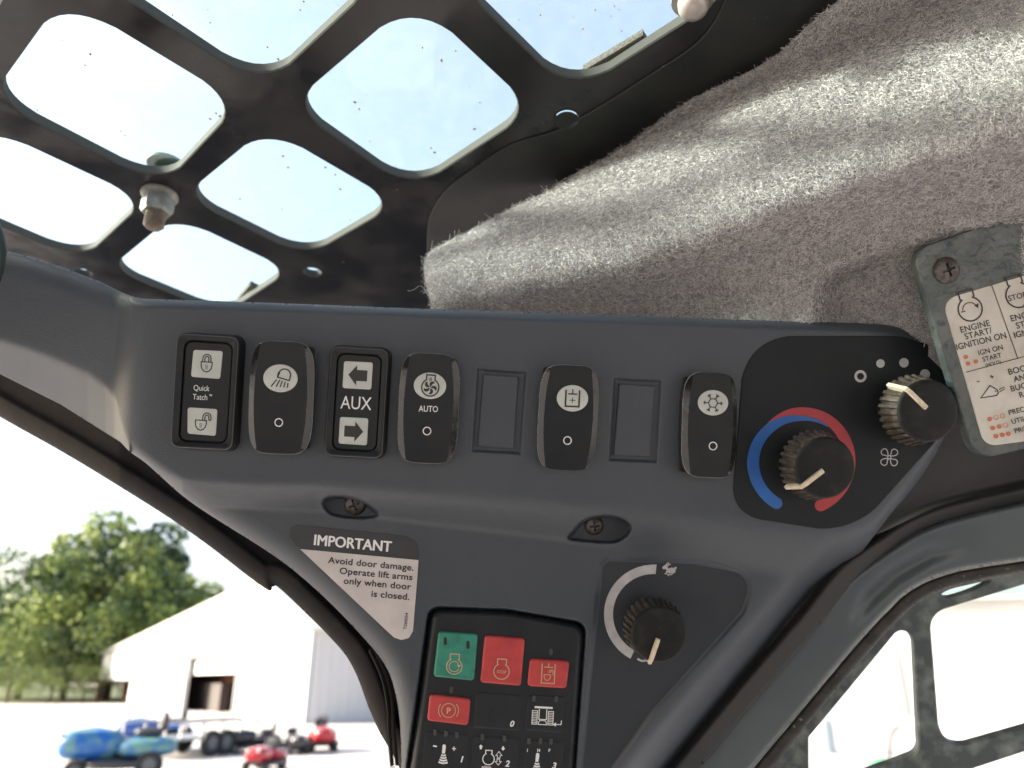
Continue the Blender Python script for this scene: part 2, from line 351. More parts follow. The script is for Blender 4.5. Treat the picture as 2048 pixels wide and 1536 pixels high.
# relief surface: pixel outline, real depth
def sdf(X, Y, poly):
    poly = np.asarray(poly, float); d = np.full(X.shape, 1e18); ins = np.zeros(X.shape, bool)
    for (x1, y1), (x2, y2) in zip(poly, np.roll(poly, -1, 0)):
        dx, dy = x2 - x1, y2 - y1; L = dx * dx + dy * dy
        if L < 1e-9: continue
        t = np.clip(((X - x1) * dx + (Y - y1) * dy) / L, 0, 1); d = np.minimum(d, (X - x1 - t * dx) ** 2 + (Y - y1 - t * dy) ** 2)
        if y1 != y2: ins ^= ((y1 > Y) != (y2 > Y)) & (X < x1 + (Y - y1) * dx / dy)
    d = np.sqrt(d); return np.where(ins, d, -d)
def ss(x, a, b): t = np.clip((x - a) / (b - a), 0, 1); return t * t * (3 - 2 * t)
def sp(x, s): return s * np.logaddexp(0, x / s)
def smin(a, b, k): h = np.clip(.5 + .5 * (b - a) / k, 0, 1); return b * (1 - h) + a * h - k * h * (1 - h)
def rover(d, R): t = np.clip(1 - d / R, 0, 1); return 1 - np.sqrt(np.maximum(0, 1 - t * t * .985))
def relief(name, poly, Dfun, step, m, parent=None, skirt=.012, smooth=60):
    poly = np.asarray(poly, float); x0, y0 = poly.min(0) - step; x1, y1 = poly.max(0) + step
    xs = np.arange(x0, x1 + step, step); ys = np.arange(y0, y1 + step, step); X, Y = np.meshgrid(xs, ys)
    s = sdf(X, Y, poly); e = .5
    near = np.abs(s) < step * 1.05
    gx = (sdf(X[near] + e, Y[near], poly) - sdf(X[near] - e, Y[near], poly)) / (2 * e); gy = (sdf(X[near], Y[near] + e, poly) - sdf(X[near], Y[near] - e, poly)) / (2 * e)
    g = np.hypot(gx, gy) + 1e-9; sn = s[near]; mv = (sn < step * .0) | (sn < step * .45)
    X = X.copy(); Y = Y.copy(); X[near] -= np.where(mv, sn * gx / g, 0); Y[near] -= np.where(mv, sn * gy / g, 0)
    s2 = s.copy(); s2[near] = np.where(mv, 0, sn)
    ok = s2 >= -1e-6
    q = ok[:-1, :-1] & ok[1:, :-1] & ok[:-1, 1:] & ok[1:, 1:]
    D = Dfun(X, Y); V = P(X, Y, D).reshape(-1, 3)
    W = X.shape[1]; jj, ii = np.nonzero(q); a = jj * W + ii
    f = np.stack([a, a + W, a + W + 1, a + 1], 1)
    used = np.unique(f); mp = -np.ones(len(V), int); mp[used] = np.arange(len(used)); V = V[used]; f = mp[f]
    if skirt:
        E = np.concatenate([f[:, [0, 1]], f[:, [1, 2]], f[:, [2, 3]], f[:, [3, 0]]]); K = np.sort(E, 1); key = K[:, 0] * len(V) + K[:, 1]
        u, idx, cnt = np.unique(key, return_index=True, return_counts=True); be = E[idx[cnt == 1]]
        bv = np.unique(be); m2 = -np.ones(len(V), int); m2[bv] = len(V) + np.arange(len(bv))
        r = V[bv] - CAM; Vb = V[bv] + r / (r @ FW)[:, None] * skirt
        f = np.concatenate([f, np.stack([be[:, 1], be[:, 0], m2[be[:, 0]], m2[be[:, 1]]], 1)]); V = np.concatenate([V, Vb])
    return build(name, V, f, m, parent, smooth)

# ---------------------------------------------------------------- ground, barn, trees, machines in the yard
def G(px, py, z=0.): return PZ(px, py, z)
def proj(p): d = np.asarray(p) - CAM; D = d @ FW; return 1024 + F * (d @ RX) / D, 768 - F * (d @ UP) / D
mb = MB(); n = 24; R0 = 1400
v = [(0, 60, 0)] + [(R0 * cos(2 * pi * i / n), 60 + R0 * sin(2 * pi * i / n), 0) for i in range(n)]
mb.add(v, [(0, 1 + i, 1 + (i + 1) % n) for i in range(n)]); tag(mb.out('ground', M['concrete'], smooth=0), kind='structure')
mb = MB(); v = [(-400, 72, .02), (-18, 72, .02), (-18, 500, .02), (-400, 500, .02)]; mb.add(v, [(0, 1, 2, 3)]); tag(mb.out('grass_verge', M['grass'], smooth=0), kind='structure')

# barn: front wall plane through two ground points
Lw, Rw = G(190, 1403), G(607, 1448); dw = Rw - Lw; Lwid = np.linalg.norm(dw); dw /= Lwid; nw = np.cross(dw, (0, 0, 1.)); nw /= np.linalg.norm(nw)
BF = Fr(Lw, dw, nw)
def bw(px, py, h=0): return BF.px(px, py, h)[0]
eL, eR, pk = bw(190, 1312), bw(621, 1257), bw(533, 1158)
if pk[0] < Lwid * .3 or pk[0] > Lwid * .9: pk = np.array([Lwid * .6, 6.5])
outer = [(0, 2.45 if False else bw(190, 1360)[1]), bw(262, 1360), (bw(262, 1360)[0], -.1), (Lwid, -.1), (Lwid, eR[1]), tuple(pk), (0, eL[1])]
d0, d1 = bw(366, 1420), bw(474, 1308); door = [(d0[0], .02), (bw(466, 1420)[0], .02), (bw(472, 1312)[0], d1[1]), (bw(375, 1312)[0], d1[1])]
door = [(door[0][0], .02), (door[1][0], .02), (door[1][0], d1[1]), (door[0][0], d1[1])]
barn = thing('barn', BF, 'long white metal barn with a gable roof and one big open doorway', 'barn')
mb = MB(); holed(mb, BF, outer, [door], -.15, 0, ch=.01); mb.out('front_wall', M['white_metal'], barn, 0)
mb = MB(); DP = 22.0
mb.box((Lwid - .08, eR[1] / 2, -.2 - DP / 2), (.14, eR[1] - .02, DP), BF); 
mb.out('side_wall', M['siding'], barn, 0)
for i in range(40):
    mb = MB(); mb.box((Lwid + .02, eR[1] / 2, -.6 - i * .5), (.05, eR[1] - .1, .09), BF)
    if i == 0: rb = mb.out('siding_rib', M['siding'], barn, 0)
    else:
        c = rb.copy(); COL.objects.link(c); c.parent = barn; c.location = (0, 0, -i * .5)
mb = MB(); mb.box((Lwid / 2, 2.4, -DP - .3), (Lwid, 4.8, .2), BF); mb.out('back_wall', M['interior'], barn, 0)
mb = MB()
for a, b in (((0, eL[1]), tuple(pk)), (tuple(pk), (Lwid, eR[1]))):
    a = np.array(a); b = np.array(b); d = (b - a) / np.linalg.norm(b - a); nn = np.array((-d[1], d[0]))
    a = a - d * .4 if a[0] == 0 else a; b = b + d * .4 if b[0] == Lwid else b
    q = [a + nn * .01, b + nn * .01, b + nn * .14, a + nn * .14]
    mb.add(BF.w([(*p, z) for z in (.35, -DP - .5) for p in q]), ((0, 1, 2, 3), (7, 6, 5, 4), (0, 4, 5, 1), (1, 5, 6, 2), (2, 6, 7, 3), (3, 7, 4, 0)))
mb.out('roof', M['roofing'], barn, 0)
mb = MB(); x0, x1, y1 = door[0][0], door[1][0], d1[1]
mb.box((x0 - .12, y1 / 2, .04), (.2, y1, .12), BF).box((x1 + .12, y1 / 2, .04), (.2, y1, .12), BF).box(((x0 + x1) / 2, y1 + .1, .04), (x1 - x0 + .44, .2, .12), BF); mb.out('door_frame', M['galv'], barn, 0)
mb = MB(); mb.box(((x0 + x1) / 2 + .1, y1 * .83, -.35), (x1 - x0 - .1, y1 * .30, .06), BF); mb.out('door_panel', M['white_metal'], barn, 0)
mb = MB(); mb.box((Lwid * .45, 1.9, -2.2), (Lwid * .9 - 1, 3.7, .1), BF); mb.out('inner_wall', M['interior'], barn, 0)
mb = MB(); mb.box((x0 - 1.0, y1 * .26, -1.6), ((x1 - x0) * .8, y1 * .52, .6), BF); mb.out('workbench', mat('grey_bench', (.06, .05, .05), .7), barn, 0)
mb = MB(); mb.box((.15, bw(190, 1360)[1] / 2, -.1), (.3, bw(190, 1360)[1], .3), BF); mb.out('post', mat('red_brown_post', (.22, .06, .06), .6), barn, 0)
sx, sy = bw(308, 1388)
fr = Fr(BF.w((sx, sy, .03))[0], dw, nw); mb = MB(); mb.box((0, 0, 0), (.75, .8, .03), fr, 0); t = thing('wall_sign', fr, 'small square green and white sign fixed to the white barn wall', 'sign')
mb.out('sign_board', M['white_metal'], t, 0); mb = MB(); mb.box((-.05, -.05, .025), (.5, .5, .01), fr); mb.out('sign_panel', M['green_paint'], t, 0)

def tree(x, y, h, r, label, n=9000, seed=1, squash=1.0):
    rg = np.random.default_rng(seed); fr = Fr((x, y, 0), (1, 0, 0), (0, 0, 1)); t = thing('tree', fr, label, 'tree', 'trees behind the barn')
    mb = MB(); mb.tube([(x, y, -.2), (x + .1, y, h * .25), (x - .1, y, h * .5), (x, y, h * .8)], [h * .03, h * .024, h * .016, h * .005], 8)
    for k in range(7):
        a = k * 2.4; zz = h * (.25 + .07 * k); mb.tube([(x, y, zz), (x + cos(a) * r * .4, y + sin(a) * r * .4, zz + h * .12), (x + cos(a) * r * .8, y + sin(a) * r * .8, zz + h * .2)], [h * .012, h * .008, h * .003], 6)
    mb.out('trunk', M['bark'], t)
    nc = 46; u = rg.normal(size=(nc, 3)); u /= np.linalg.norm(u, axis=1)[:, None]; rad = rg.uniform(.45, 1, nc) ** .6
    cc = u * rad[:, None] * np.array([r, r, h * .42 * squash]); cc[:, 2] += h * .56; cr = rg.uniform(.16, .34, nc) * r
    k = rg.integers(0, nc, n); q = rg.normal(size=(n, 3)); q /= np.linalg.norm(q, axis=1)[:, None]
    c = cc[k] + q * (cr[k] * rg.uniform(.35, 1.05, n) ** .5)[:, None] * np.array([1, 1, .8]); kp_ = c[:, 2] > h * .05; c = c[kp_]; kk = k[kp_]; n = len(c); cl0 = rg.choice([0.1, .9, 1.8], nc, p=[.42, .33, .25])
    a = rg.normal(size=(n, 3)); a /= np.linalg.norm(a, axis=1)[:, None]; b = np.cross(a, rg.normal(size=(n, 3))); b /= np.linalg.norm(b, axis=1)[:, None]
    s = rg.uniform(.10, .26, n)[:, None] * (h / 14); c = c + np.array([x, y, 0])
    V = np.stack([c - a * s - b * s * .6, c + a * s - b * s * .6, c + a * s * .8 + b * s * .6, c - a * s * .8 + b * s * .6], 1).reshape(-1, 3)
    o = build('crown', V, np.arange(4 * n).reshape(n, 4), [M['leaf0'], M['leaf1'], M['leaf2']], t, 0, np.clip(np.round(cl0[kk] + rg.normal(0, .55, n)), 0, 2).astype(int))
    return t
def tree_at(px, py_top, dist, wpx, label, seed, n=9000):
    g = ray(px, 1365.)[...]; D = dist; x = g[0] * D; y = g[1] * D; top = P(px, py_top, D)[2] ; r = wpx / 2 / F * D
    tree(x, y, top * 1.0, r, label, n, seed)
tree_at(215, 1022, 78, 330, 'tallest broad leafy tree with its crown rising left of the barn gable', 3, 16000)
tree_at(40, 1095, 84, 400, 'leafy tree at the left end of the row, its crown cut by the photo edge', 4, 22000)
tree_at(372, 1125, 92, 270, 'lower yellow green tree whose crown slopes down to the barn roof', 5, 9000)
tree_at(130, 1160, 74, 340, 'short dark tree filling the gap under the tallest crown', 6, 8000)
tree_at(-120, 1130, 80, 260, 'leafy tree standing beyond the left edge of the row', 8, 9000)
tree_at(290, 1170, 76, 260, 'short tree just left of the barn eave', 9, 8000)
tree_at(20, 1240, 70, 200, 'low bushy tree beside the yard at the far left', 11, 7000)

for i_, (a_, b_, c_, d_) in enumerate(((20, 1318, 66, 190), (105, 1322, 67, 170), (170, 1330, 69, 130), (240, 1338, 90, 170))):
    tree_at(a_, b_, c_, d_, ('low bush under the trees at the far left', 'low bush in front of the dark trunks', 'low bush beside the red brown post', 'bush seen under the open bay of the barn')[i_], 20 + i_, 3500)
def wheel(mb, mb2, c, ax, r, wd):
    fr = Fr(c, np.cross((0, 0, 1.), ax), ax)
    mb.lathe(fr, [(r * .55, -wd / 2), (r * .9, -wd / 2), (r, -wd * .3), (r, wd * .3), (r * .9, wd / 2), (r * .55, wd / 2), (r * .5, wd * .3)], 20, cap=False)
    mb2.lathe(fr, [(r * .56, -wd * .4), (r * .56, wd * .35), (r * .3, wd * .42), (.001, wd * .42)], 16)
def mower(px, py, L, head, paint, label, cat='ride-on mower', roll=True, tall=1.0, name='ride_on_mower', group='machines parked in the yard'):
    o = G(px, py); a = radians(head); fr = Fr(o, (cos(a), sin(a), 0), (0, 0, 1)); t = thing(name, fr, label, cat, group); k = L / 1.8
    def blob(nm, c, d, m, pw=2.6):
        mb = MB(); r = []
        for z in np.linspace(-1, 1, 9):
            q = (1 - abs(z) ** pw) ** (1 / pw) * .98 + .02
            r.append([(c[0] + d[0] / 2 * q * np.sign(cos(u)) * abs(cos(u)) ** .55, c[1] + d[1] / 2 * q * np.sign(sin(u)) * abs(sin(u)) ** .55, c[2] + d[2] / 2 * z) for u in np.linspace(0, 2 * pi, 20, endpoint=False)])
        V = fr.w(np.array(r).reshape(-1, 3) * k); f = [(i * 20 + j, i * 20 + (j + 1) % 20, (i + 1) * 20 + (j + 1) % 20, (i + 1) * 20 + j) for i in range(8) for j in range(20)]
        f += [tuple(range(20))[::-1], tuple(range(160, 180))]; mb.add(V, f); return mb.out(nm, m, t)
    blob('hood', (.42, 0, .52 * tall), (1.0, .74, .52 * tall), paint); blob('fender', (-.42, 0, .46), (.95, 1.05, .34), paint)
    blob('mowing_deck', (.0, 0, .24), (1.0, 1.15, .2), M['paint_black']); blob('seat', (-.42, 0, .68), (.46, .48, .16), M['seat_vinyl']); blob('seat_back', (-.64, 0, .84), (.14, .46, .32), M['seat_vinyl'])
    for x, y, r, wd in ((.60, .36, .16, .16), (.60, -.36, .16, .16), (-.48, .42, .215, .22), (-.48, -.42, .215, .22)):
        m1, m2 = MB(), MB(); wheel(m1, m2, fr.w((x * k, y * k, r * k))[0], fr.ey * (1 if y > 0 else -1), r * k, wd * k); ty = m1.out('wheel', M['tyre'], t); m2.out('rim', M['rim'], ty)
    m1 = MB(); m1.tube([fr.w((.12 * k, 0, .66 * k))[0], fr.w((-.02 * k, 0, .98 * k))[0]], .02 * k)
    pts = [fr.w(((-.02 + .06 * cos(u)) * k, .16 * sin(u) * k, (.99 + .14 * cos(u) * .6) * k))[0] for u in np.linspace(0, 2 * pi, 13)]; m1.tube(pts, .015 * k, 6); m1.out('steering_wheel', M['paint_black'], t)
    for y in (-.2, .2):
        m1 = MB(); m1.lathe(Fr(fr.w((.87 * k, y * k, .66 * k * tall))[0], fr.ey, fr.ex), [(.06 * k, 0), (.06 * k, .015), (.02 * k, .03)], 12); m1.out('headlight', M['lens'], t)
    return t
mower(228, 1556, 2.1, 205, M['teal'], 'teal and green camouflage pattern machine at the front left of the yard', roll=False)
mower(306, 1500, 1.9, 195, M['paint_blue'], 'bright blue machine just behind the trailer')
mower(505, 1506, 1.35, 200, M['paint_black'], 'black machine at the right end of the trailer')
mower(527, 1540, 1.1, 260, M['paint_red'], 'small red machine nearest the window, in front of the black ones')
mower(588, 1508, 1.1, 300, M['paint_black'], 'black machine between the small red one and the larger red one')
mower(642, 1502, 1.45, 290, M['paint_red'], 'larger red machine parked by the right corner of the barn')
o1, o2 = G(310, 1522), G(545, 1500); dx = o2 - o1; ln = np.linalg.norm(dx); fr = Fr(o1, dx, (0, 0, 1)); t = thing('utility_trailer', fr, 'low galvanised utility trailer with side rails standing behind the machines', 'trailer')
mb = MB(); mb.box((ln / 2, .7, .42), (ln, 1.4, .07), fr); mb.out('deck', M['galv'], t, 0)
for y in (0, 1.4):
    mb = MB(); mb.box((ln / 2, y, .78), (ln, .05, .06), fr)
    for i in range(7): mb.box((ln * i / 6, y, .6), (.05, .045, .34), fr)
    mb.out('side_rail', M['galv'], t, 0)
for x in (.4, .52):
    for y in (-.12, 1.52):
        m1, m2 = MB(), MB(); wheel(m1, m2, fr.w((ln * x, y, .3))[0], fr.ey * (1 if y > 0 else -1), .3, .18); ty = m1.out('wheel', M['tyre'], t); m2.out('rim', M['rim'], ty)
# things seen through the side window
o = G(1800, 1560); fr = Fr(o, (1, 0, 0), (0, 0, 1)); D = (o - CAM) @ FW
t = thing('green_implement', fr, 'green painted implement with a thin upright hose seen through the side window', 'implement')
mb = MB()
pp = spline([(1755, 1545), (1768, 1528), (1795, 1520), (1812, 1530), (1822, 1548), (1800, 1560), (1770, 1556)], 4, True); q = P(pp[:, 0], pp[:, 1], D)
mb.add(np.concatenate([q, q + [0, .5, 0]]), [tuple(range(len(q)))[::-1], tuple(range(len(q), 2 * len(q)))] + [(i, (i + 1) % len(q), len(q) + (i + 1) % len(q), len(q) + i) for i in range(len(q))]); mb.out('body', M['green_paint'], t)
mb = MB(); mb.tube([P(a, b, D) for a, b in spline([(1781, 1530), (1780, 1490), (1786, 1465), (1800, 1452)], 5)], .022, 6); mb.out('hose', M['paint_black'], t)
o = G(1650, 1505); fr = Fr(o, (1, 0, 0), (0, 0, 1)); D = (o - CAM) @ FW; t = thing('storage_tank', fr, 'pale bluish storage tank standing beyond the side window', 'tank')
mb = MB(); hh = P(1650, 1440, D)[2]; rr = 22 / F * D; mb.lathe(fr, [(rr, 0), (rr, hh * .9), (rr * .7, hh), (.01, hh * 1.03)], 20); mb.out('shell', mat('pale_blue_tank', (.45, .52, .56), .5), t)
mb = MB(); mb.lathe(fr, [(rr * .3, hh * 1.0), (rr * .3, hh * 1.08), (.01, hh * 1.1)], 14); mb.out('lid', M['paint_black'], t)

o = G(1560, 1430); fr = Fr(o, (cos(radians(-12)), sin(radians(-12)), 0), (0, 0, 1)); t = thing('whiteout_building', fr, 'plain white building added to wash out the view beyond the side window', 'building')  # added so that sunlit white fills the side window
mb = MB(); mb.box((22, 6, 3), (44, 12, 6), fr); mb.out('wall', M['white_metal'], t, 0)
mb = MB(); mb.box((22, 6, 6.1), (45, 13, .2), fr); mb.out('roof', M['roofing'], t, 0)
for k in range(4):
    mb = MB(); mb.box((5 + k * 9, -.05, 1.6), (3.2, .1, 3.2), fr); mb.out('roller_door', M['roofing'], t, 0)

# ---------------------------------------------------------------- roof guard plate (horizontal, 0.30 m above the lens)
ZR = CZ + .30; TH = .006
RF = Fr((0, .45, ZR), (1, 0, 0), (0, 0, -1))           # ez looks down into the cab
HP = np.array([[454.719, 144.527, 235.055], [268.993, -259.348, 209.699], [.189053, -.183269, 1.0]])
def lat(a, b): q = HP @ (a, b, 1); return RF.px(q[0] / q[2], q[1] / q[2])[0]
def hole(i, j, A=None, B=None, C=None, D=None):
    S = ((-.42, .411), (.42, .411), (.42, -.411), (-.42, -.411)); L = [lat(i + s[0], j + s[1]) for s in S]; K = [RF.px(*p)[0] if p else None for p in (A, B, C, D)]
    d = [k - l for k, l in zip(K, L) if k is not None]; d = np.mean(d, 0) if d else 0
    return rp([k if k is not None else l + d for k, l in zip(K, L)], .024, 7)
holes = [hole(0, 0, (126.4, -6), (478.6, 207), (324, 372.5), (-20, 197)), hole(1, 1, (829.4, -2.3), (1067.5, 220.3), (823.7, 380.4), (580.6, 211)),
         hole(1, 0, (533.9, 256), (794.5, 408), (612, 513), (366.2, 393.6)), hole(0, 1, C=(525.5, 177.2)), hole(1, 2, C=(1143.3, 187.8)), hole(0, -1, B=(290, 401), C=(163.3, 520)),
         hole(1, -1, A=(347.7, 431.4), B=(579.5, 541.3)), hole(0, 2), hole(1, 3), hole(0, 3), hole(-1, 0), hole(-1, 1), hole(-1, 2), hole(-1, -1)]
# two slots at the left of the rows lie outside the picture
def circ(px, py, rpx, n=18):
    c = RF.px(px, py)[0]; D = float((PZ(px, py, ZR) - CAM) @ FW); r = rpx / F * D; a = np.linspace(0, 2 * pi, n, endpoint=False); return np.stack([c[0] + r * np.cos(a), c[1] + r * np.sin(a)], 1)
holes += [circ(1133, 238, 23), circ(625, 545, 17), circ(166, 546, 16)]
guard = thing('roof_guard', RF, 'black painted steel roof guard with rounded square openings showing the sky', 'roof guard')
corner = lambda x, y: RF.w((0, 0, 0))[0]
xy = [(-.57, -.6), (.57, -.6), (.57, .95), (-.57, .95)]; outer = [((np.array((x, y, ZR)) - RF.o) @ RF.ex, (np.array((x, y, ZR)) - RF.o) @ RF.ey) for x, y in xy]
mb = MB(); holed(mb, RF, outer, holes, -TH, 0, .0007, 0, 1); mb.out('guard_plate', [M['steel_black'], M['hole_edge']], guard, 30)
# pressed flange along the right side, slightly below the plate; paler grey paints the fold's shading
fl = spline([(862, 650), (855, 560), (854, 480), (861, 430), (890, 382), (944, 340), (1021, 290), (1110, 262), (1180, 225), (1300, 150), (1400, 80), (1450, 0), (1470, -80)], 5)
flp = np.concatenate([RF.px(fl[:, 0], fl[:, 1], .001), RF.px([2700, 2700], [-300, 900], .001)]); 
hc = circ(1133, 238, 23)
mb = MB(); holed(mb, RF, flp, [hc], .0004, .0012, .0006); mb.out('pressed_flange', M['steel_flange'], guard, 30)

def nut(px, py, r, label, stud=True, shear=0, hz=None):
    o = PZ(px, py, ZR); fr = Fr(o, (1, .3, 0), (0, 0, -1)); t = thing('flange_nut', fr, label, 'nut')
    mb = MB(); mb.lathe(fr, [(r * 1.22, 0), (r * 1.25, .0015), (r * 1.18, .003), (r * 1.0, .0045)], 28); mb.out('washer', M['zinc'], t)
    mb = MB(); hx = lambda a, z: 1 / max(.0001, cos((a % (pi / 3)) - pi / 6)) * .9
    mb.lathe(fr, [(r * 1.04, .003), (r * 1.04, .013), (r * .9, .0155)], 36, rf=hx); mb.out('hex_body', M['zinc'], t, 25)
    if stud:
        mb = MB(); pr = [(r * .68, .012)]
        for k in range(6): pr += [(r * .68, .0162 + k * .0016), (r * .60, .0170 + k * .0016)]
        pr += [(r * .5, .0262)]; mb.lathe(fr, pr, 20); mb.out('threaded_stud', M['rust_zinc'], t, 60)
    mb = MB(); mb.lathe(Fr(fr.o, fr.ex, -fr.ez), [(.012, TH + .0165), (.012, TH + .0185), (.008, TH + .021), (.001, TH + .0215)], 24); mb.out('outer_cap', mat('green_cap', (.05, .11, .06), .5), t)
    return t
nut(320, 388, .0095, 'weathered zinc flange nut with a rusty stud where the guard bars cross')
o = PZ(1385, -4, ZR); fr = Fr(o, (1, 0, 0), (0, 0, -1)); t = thing('cap_bolt', fr, 'pale dome headed bolt at the top edge beside the grey headliner', 'bolt')
mb = MB(); mb.lathe(fr, [(.010, 0), (.010, .0015), (.0075, .002)], 24); mb.out('washer', M['zinc'], t)
mb = MB(); mb.lathe(fr, [(.0072, .002), (.0072, .006), (.006, .0085), (.003, .0098), (.0005, .01)], 24); mb.out('bolt_head', mat('pale_plated_steel', (.45, .40, .37), .35, .4), t, 50)
# clear pane lying on the guard, with rust specks stuck to it
pf = RF.up(-TH - .014); pane = thing('roof_pane', pf, 'clear dusty pane lying above the roof guard, dotted with rust specks', 'window pane')
mb = MB(); mb.box((0, .0, -.002), (.92, 1.1, .004), pf); mb.out('clear_sheet', M['roof_glass'], pane, 0)
mb = MB()
sp_px = [(180, 108, 3), (170, 130, 2), (440, 232, 4.5), (432, 226, 3), (420, 238, 3), (709, 204, 4), (718, 218, 3), (883, 121, 3.5), (949, 258, 3.5), (869, 305, 4), (862, 296, 2.5), (911, 102, 2), (952, 285, 2.5), (566, 312, 3.5), (576, 335, 3),
         (651, 335, 3.5), (670, 349, 2.5), (680, 378, 4), (480, 398, 3), (564, 418, 2.5), (556, 118, 3), (535, 94, 2), (607, 3, 2), (1003, 122, 2.5), (1165, 58, 2.5), (1243, 62, 2), (1080, 30, 2), (1190, 20, 2), (1228, 12, 1.6), (75, 220, 2), (242, 262, 2), (250, 270, 2), (845, 95, 2),
         (960, 205, 2), (740, 282, 2), (790, 330, 2), (620, 460, 2), (700, 440, 2), (120, 330, 2), (60, 470, 2), (600, 20, 2), (420, 45, 1.8), (345, 30, 1.8)]
for x, y, r in sp_px:
    c = pf.px(x, y, .0003)[0]; D = .45; rr = r * .95 / F * D; a = np.linspace(0, 2 * pi, 9, endpoint=False) + RNG.random(); q = rr * RNG.uniform(.6, 1.25, 9)
    mb.add(pf.w([(c[0] + q[i] * cos(a[i]), c[1] + q[i] * sin(a[i]), .0003) for i in range(9)] + [(c[0], c[1], .0012)]), [(i, (i + 1) % 9, 9) for i in range(9)])
for k in range(260):
    x, y = RNG.uniform(0, 1320), RNG.uniform(0, 590); c = pf.px(x, y, .0003)[0]; rr = RNG.uniform(.00012, .00035)
    mb.add(pf.w([(c[0] + rr * cos(u), c[1] + rr * sin(u), .0004) for u in np.linspace(0, 2 * pi, 6)[:-1]]), [(0, 1, 2, 3, 4)])
tag(mb.out('rust_specks', M['speck'], pane, 0), kind='stuff')
def foam(pts, label):
    fr = RF.up(-TH - .001); p = fr.px(*np.array(pts).T); c = p.mean(0); fr2 = Fr(fr.w((*c, 0))[0], fr.ex, fr.ez); t = thing('foam_strip', fr2, label, 'foam strip')
    mb = MB(); slab(mb, fr2, p - c, -.004, 0, .0005); mb.out('strip', M['foam'], t)
foam([(1166, 142), (1286, 70), (1300, 92), (1182, 162)], 'grey foam strip lying along the edge of the top right roof opening')
foam([(474, 601), (500, 570), (520, 580), (494, 612)], 'short piece of grey foam at the foot of the lowest roof opening')

# ---------------------------------------------------------------- console housing
YL = np.array([(-80, 655), (0, 681), (60, 700), (122, 724), (175, 748), (210, 775), (229, 800), (245, 860), (262, 905), (290, 930), (315, 945), (365, 963), (504, 973), (630, 976), (860, 997), (1000, 1008), (1240, 1028), (1500, 1050), (1700, 1074), (1900, 1080)], float)
OUT = np.concatenate([[(-60, 470), (0, 499), (60, 514), (122, 534), (200, 563), (240, 583), (262, 592)], spline([(280, 596.5), (300, 598), (400, 601), (600, 608), (860, 618), (1200, 629), (1500, 640), (1700, 646), (1775, 650), (1815, 657), (1850, 676), (1876, 705), (1892, 740), (1900, 790), (1898, 840), (1880, 892), (1845, 950), (1810, 995), (1780, 1030), (1716, 1115)], 4),
    [(1620, 1215), (1539, 1310), (1440, 1430), (1362, 1536), (1330, 1585), (804, 1585)], spline([(803, 1545), (800, 1450), (790, 1383), (769, 1328), (714, 1261), (630, 1177), (546, 1110), (420, 1030), (361, 988), (294, 928), (262, 905), (241, 884)], 4), [(122, 809), (0, 748), (-60, 716)]])
SPD = rp([(1214, 1116), (1420, 1122), (1512, 1150), (1488, 1226), (1304, 1430), (1190, 1590), (1154, 1590), (1200, 1130)], [12, 30, 45, 40, 5, 0, 0, 8])
BODY2 = [(200, 500), (1900, 500), (2000, 800), (1880, 905), (1783, 1030), (1734, 1064), (1663, 1093), (1600, 1150), (1560, 1192), (1500, 1262), (1400, 1375), (1290, 1500), (1210, 1600), (200, 1600)]
KPD = rp([(858, 1213), (1014, 1219), (1172, 1246), (1146, 1600), (806, 1600)], [22, 200, 22, 0, 0], 8)
EYE1 = spline([(645, 1008), (652, 996), (668, 991.5), (695, 993), (722, 1001), (744, 1014), (757, 1028), (744, 1036), (700, 1036), (660, 1028)], 4, True)
EYE2 = spline([(1137, 1078), (1146, 1062), (1160, 1046), (1178, 1036), (1202, 1031), (1230, 1032), (1254, 1042), (1262, 1058), (1250, 1076), (1225, 1086), (1180, 1084)], 4, True)
BL1 = [(956, 738), (1051, 745), (1040, 907), (945, 902)]; BL2 = [(1229, 757), (1321, 762), (1312, 924), (1219, 920)]
HV = rp([(1490, 672), (1800, 672), (1893, 700), (1900, 850), (1705, 1068), (1462, 1030)], [95, 60, 60, 130, 130, 60], 10)
LO = .018
def con_off(X, Y):
    yl = np.interp(X, YL[:, 0], YL[:, 1]); k = np.interp(X, [0, 350, 700, 1100, 1500, 1900], [.00036, .00042, .00040, .00030, .00020, .00014]); s = np.interp(X, [0, 240, 400, 900, 1500], [3, 4, 5, 9, 18])
    f = sp(Y - yl, s) * k; cap = np.interp(X, [200, 330], [.05, LO]); o = smin(f, cap, .0035)
    xc = np.interp(Y, [590, 700, 800, 880, 930, 1000, 1100], [274, 268, 260, 256, 268, 304, 384]); lf = smin(.00040 * sp(xc - X, 11), .010 + .00010 * sp(xc - X, 10), .004); o = o + np.where(Y < 960, lf, 0)
    d = sdf(X, Y, BODY2); o = o + np.where(X > 1150, .00055 * sp(-d, 9), 0)
    d = sdf(X, Y, OUT); low = ss(Y, 905, 1000) * (X < 900); R = 20 + 24 * low + 30 * ((X < 262) & (Y < 640)); top = np.where((X < 262) & (Y > 640), 0, 1)
    o = o + (.008 + .004 * low) * rover(d, R) * np.where(Y > 1560, 0, top)
    d = sdf(X, Y, SPD); o = o + .0016 * ss(d, -4, 4)
    d = sdf(X, Y, KPD); o = o + .010 * ss(d, -3, 5)
    for e in (EYE1, EYE2): d = sdf(X, Y, e); g = ss(d, -1.5, 4); o = o * (1 - g) + np.maximum(o, LO + .006) * g
    for b in (BL1, BL2): d = sdf(X, Y, b); o = o + .0022 * ss(d, -2.5, 2.5)
    return o
def con_D(X, Y): return Dp(X) * (1 + con_off(X, Y) / .34)
con = thing('control_console', pframe(900, 800), 'dark grey moulded overhead console carrying the switches, knobs and keypad', 'console')
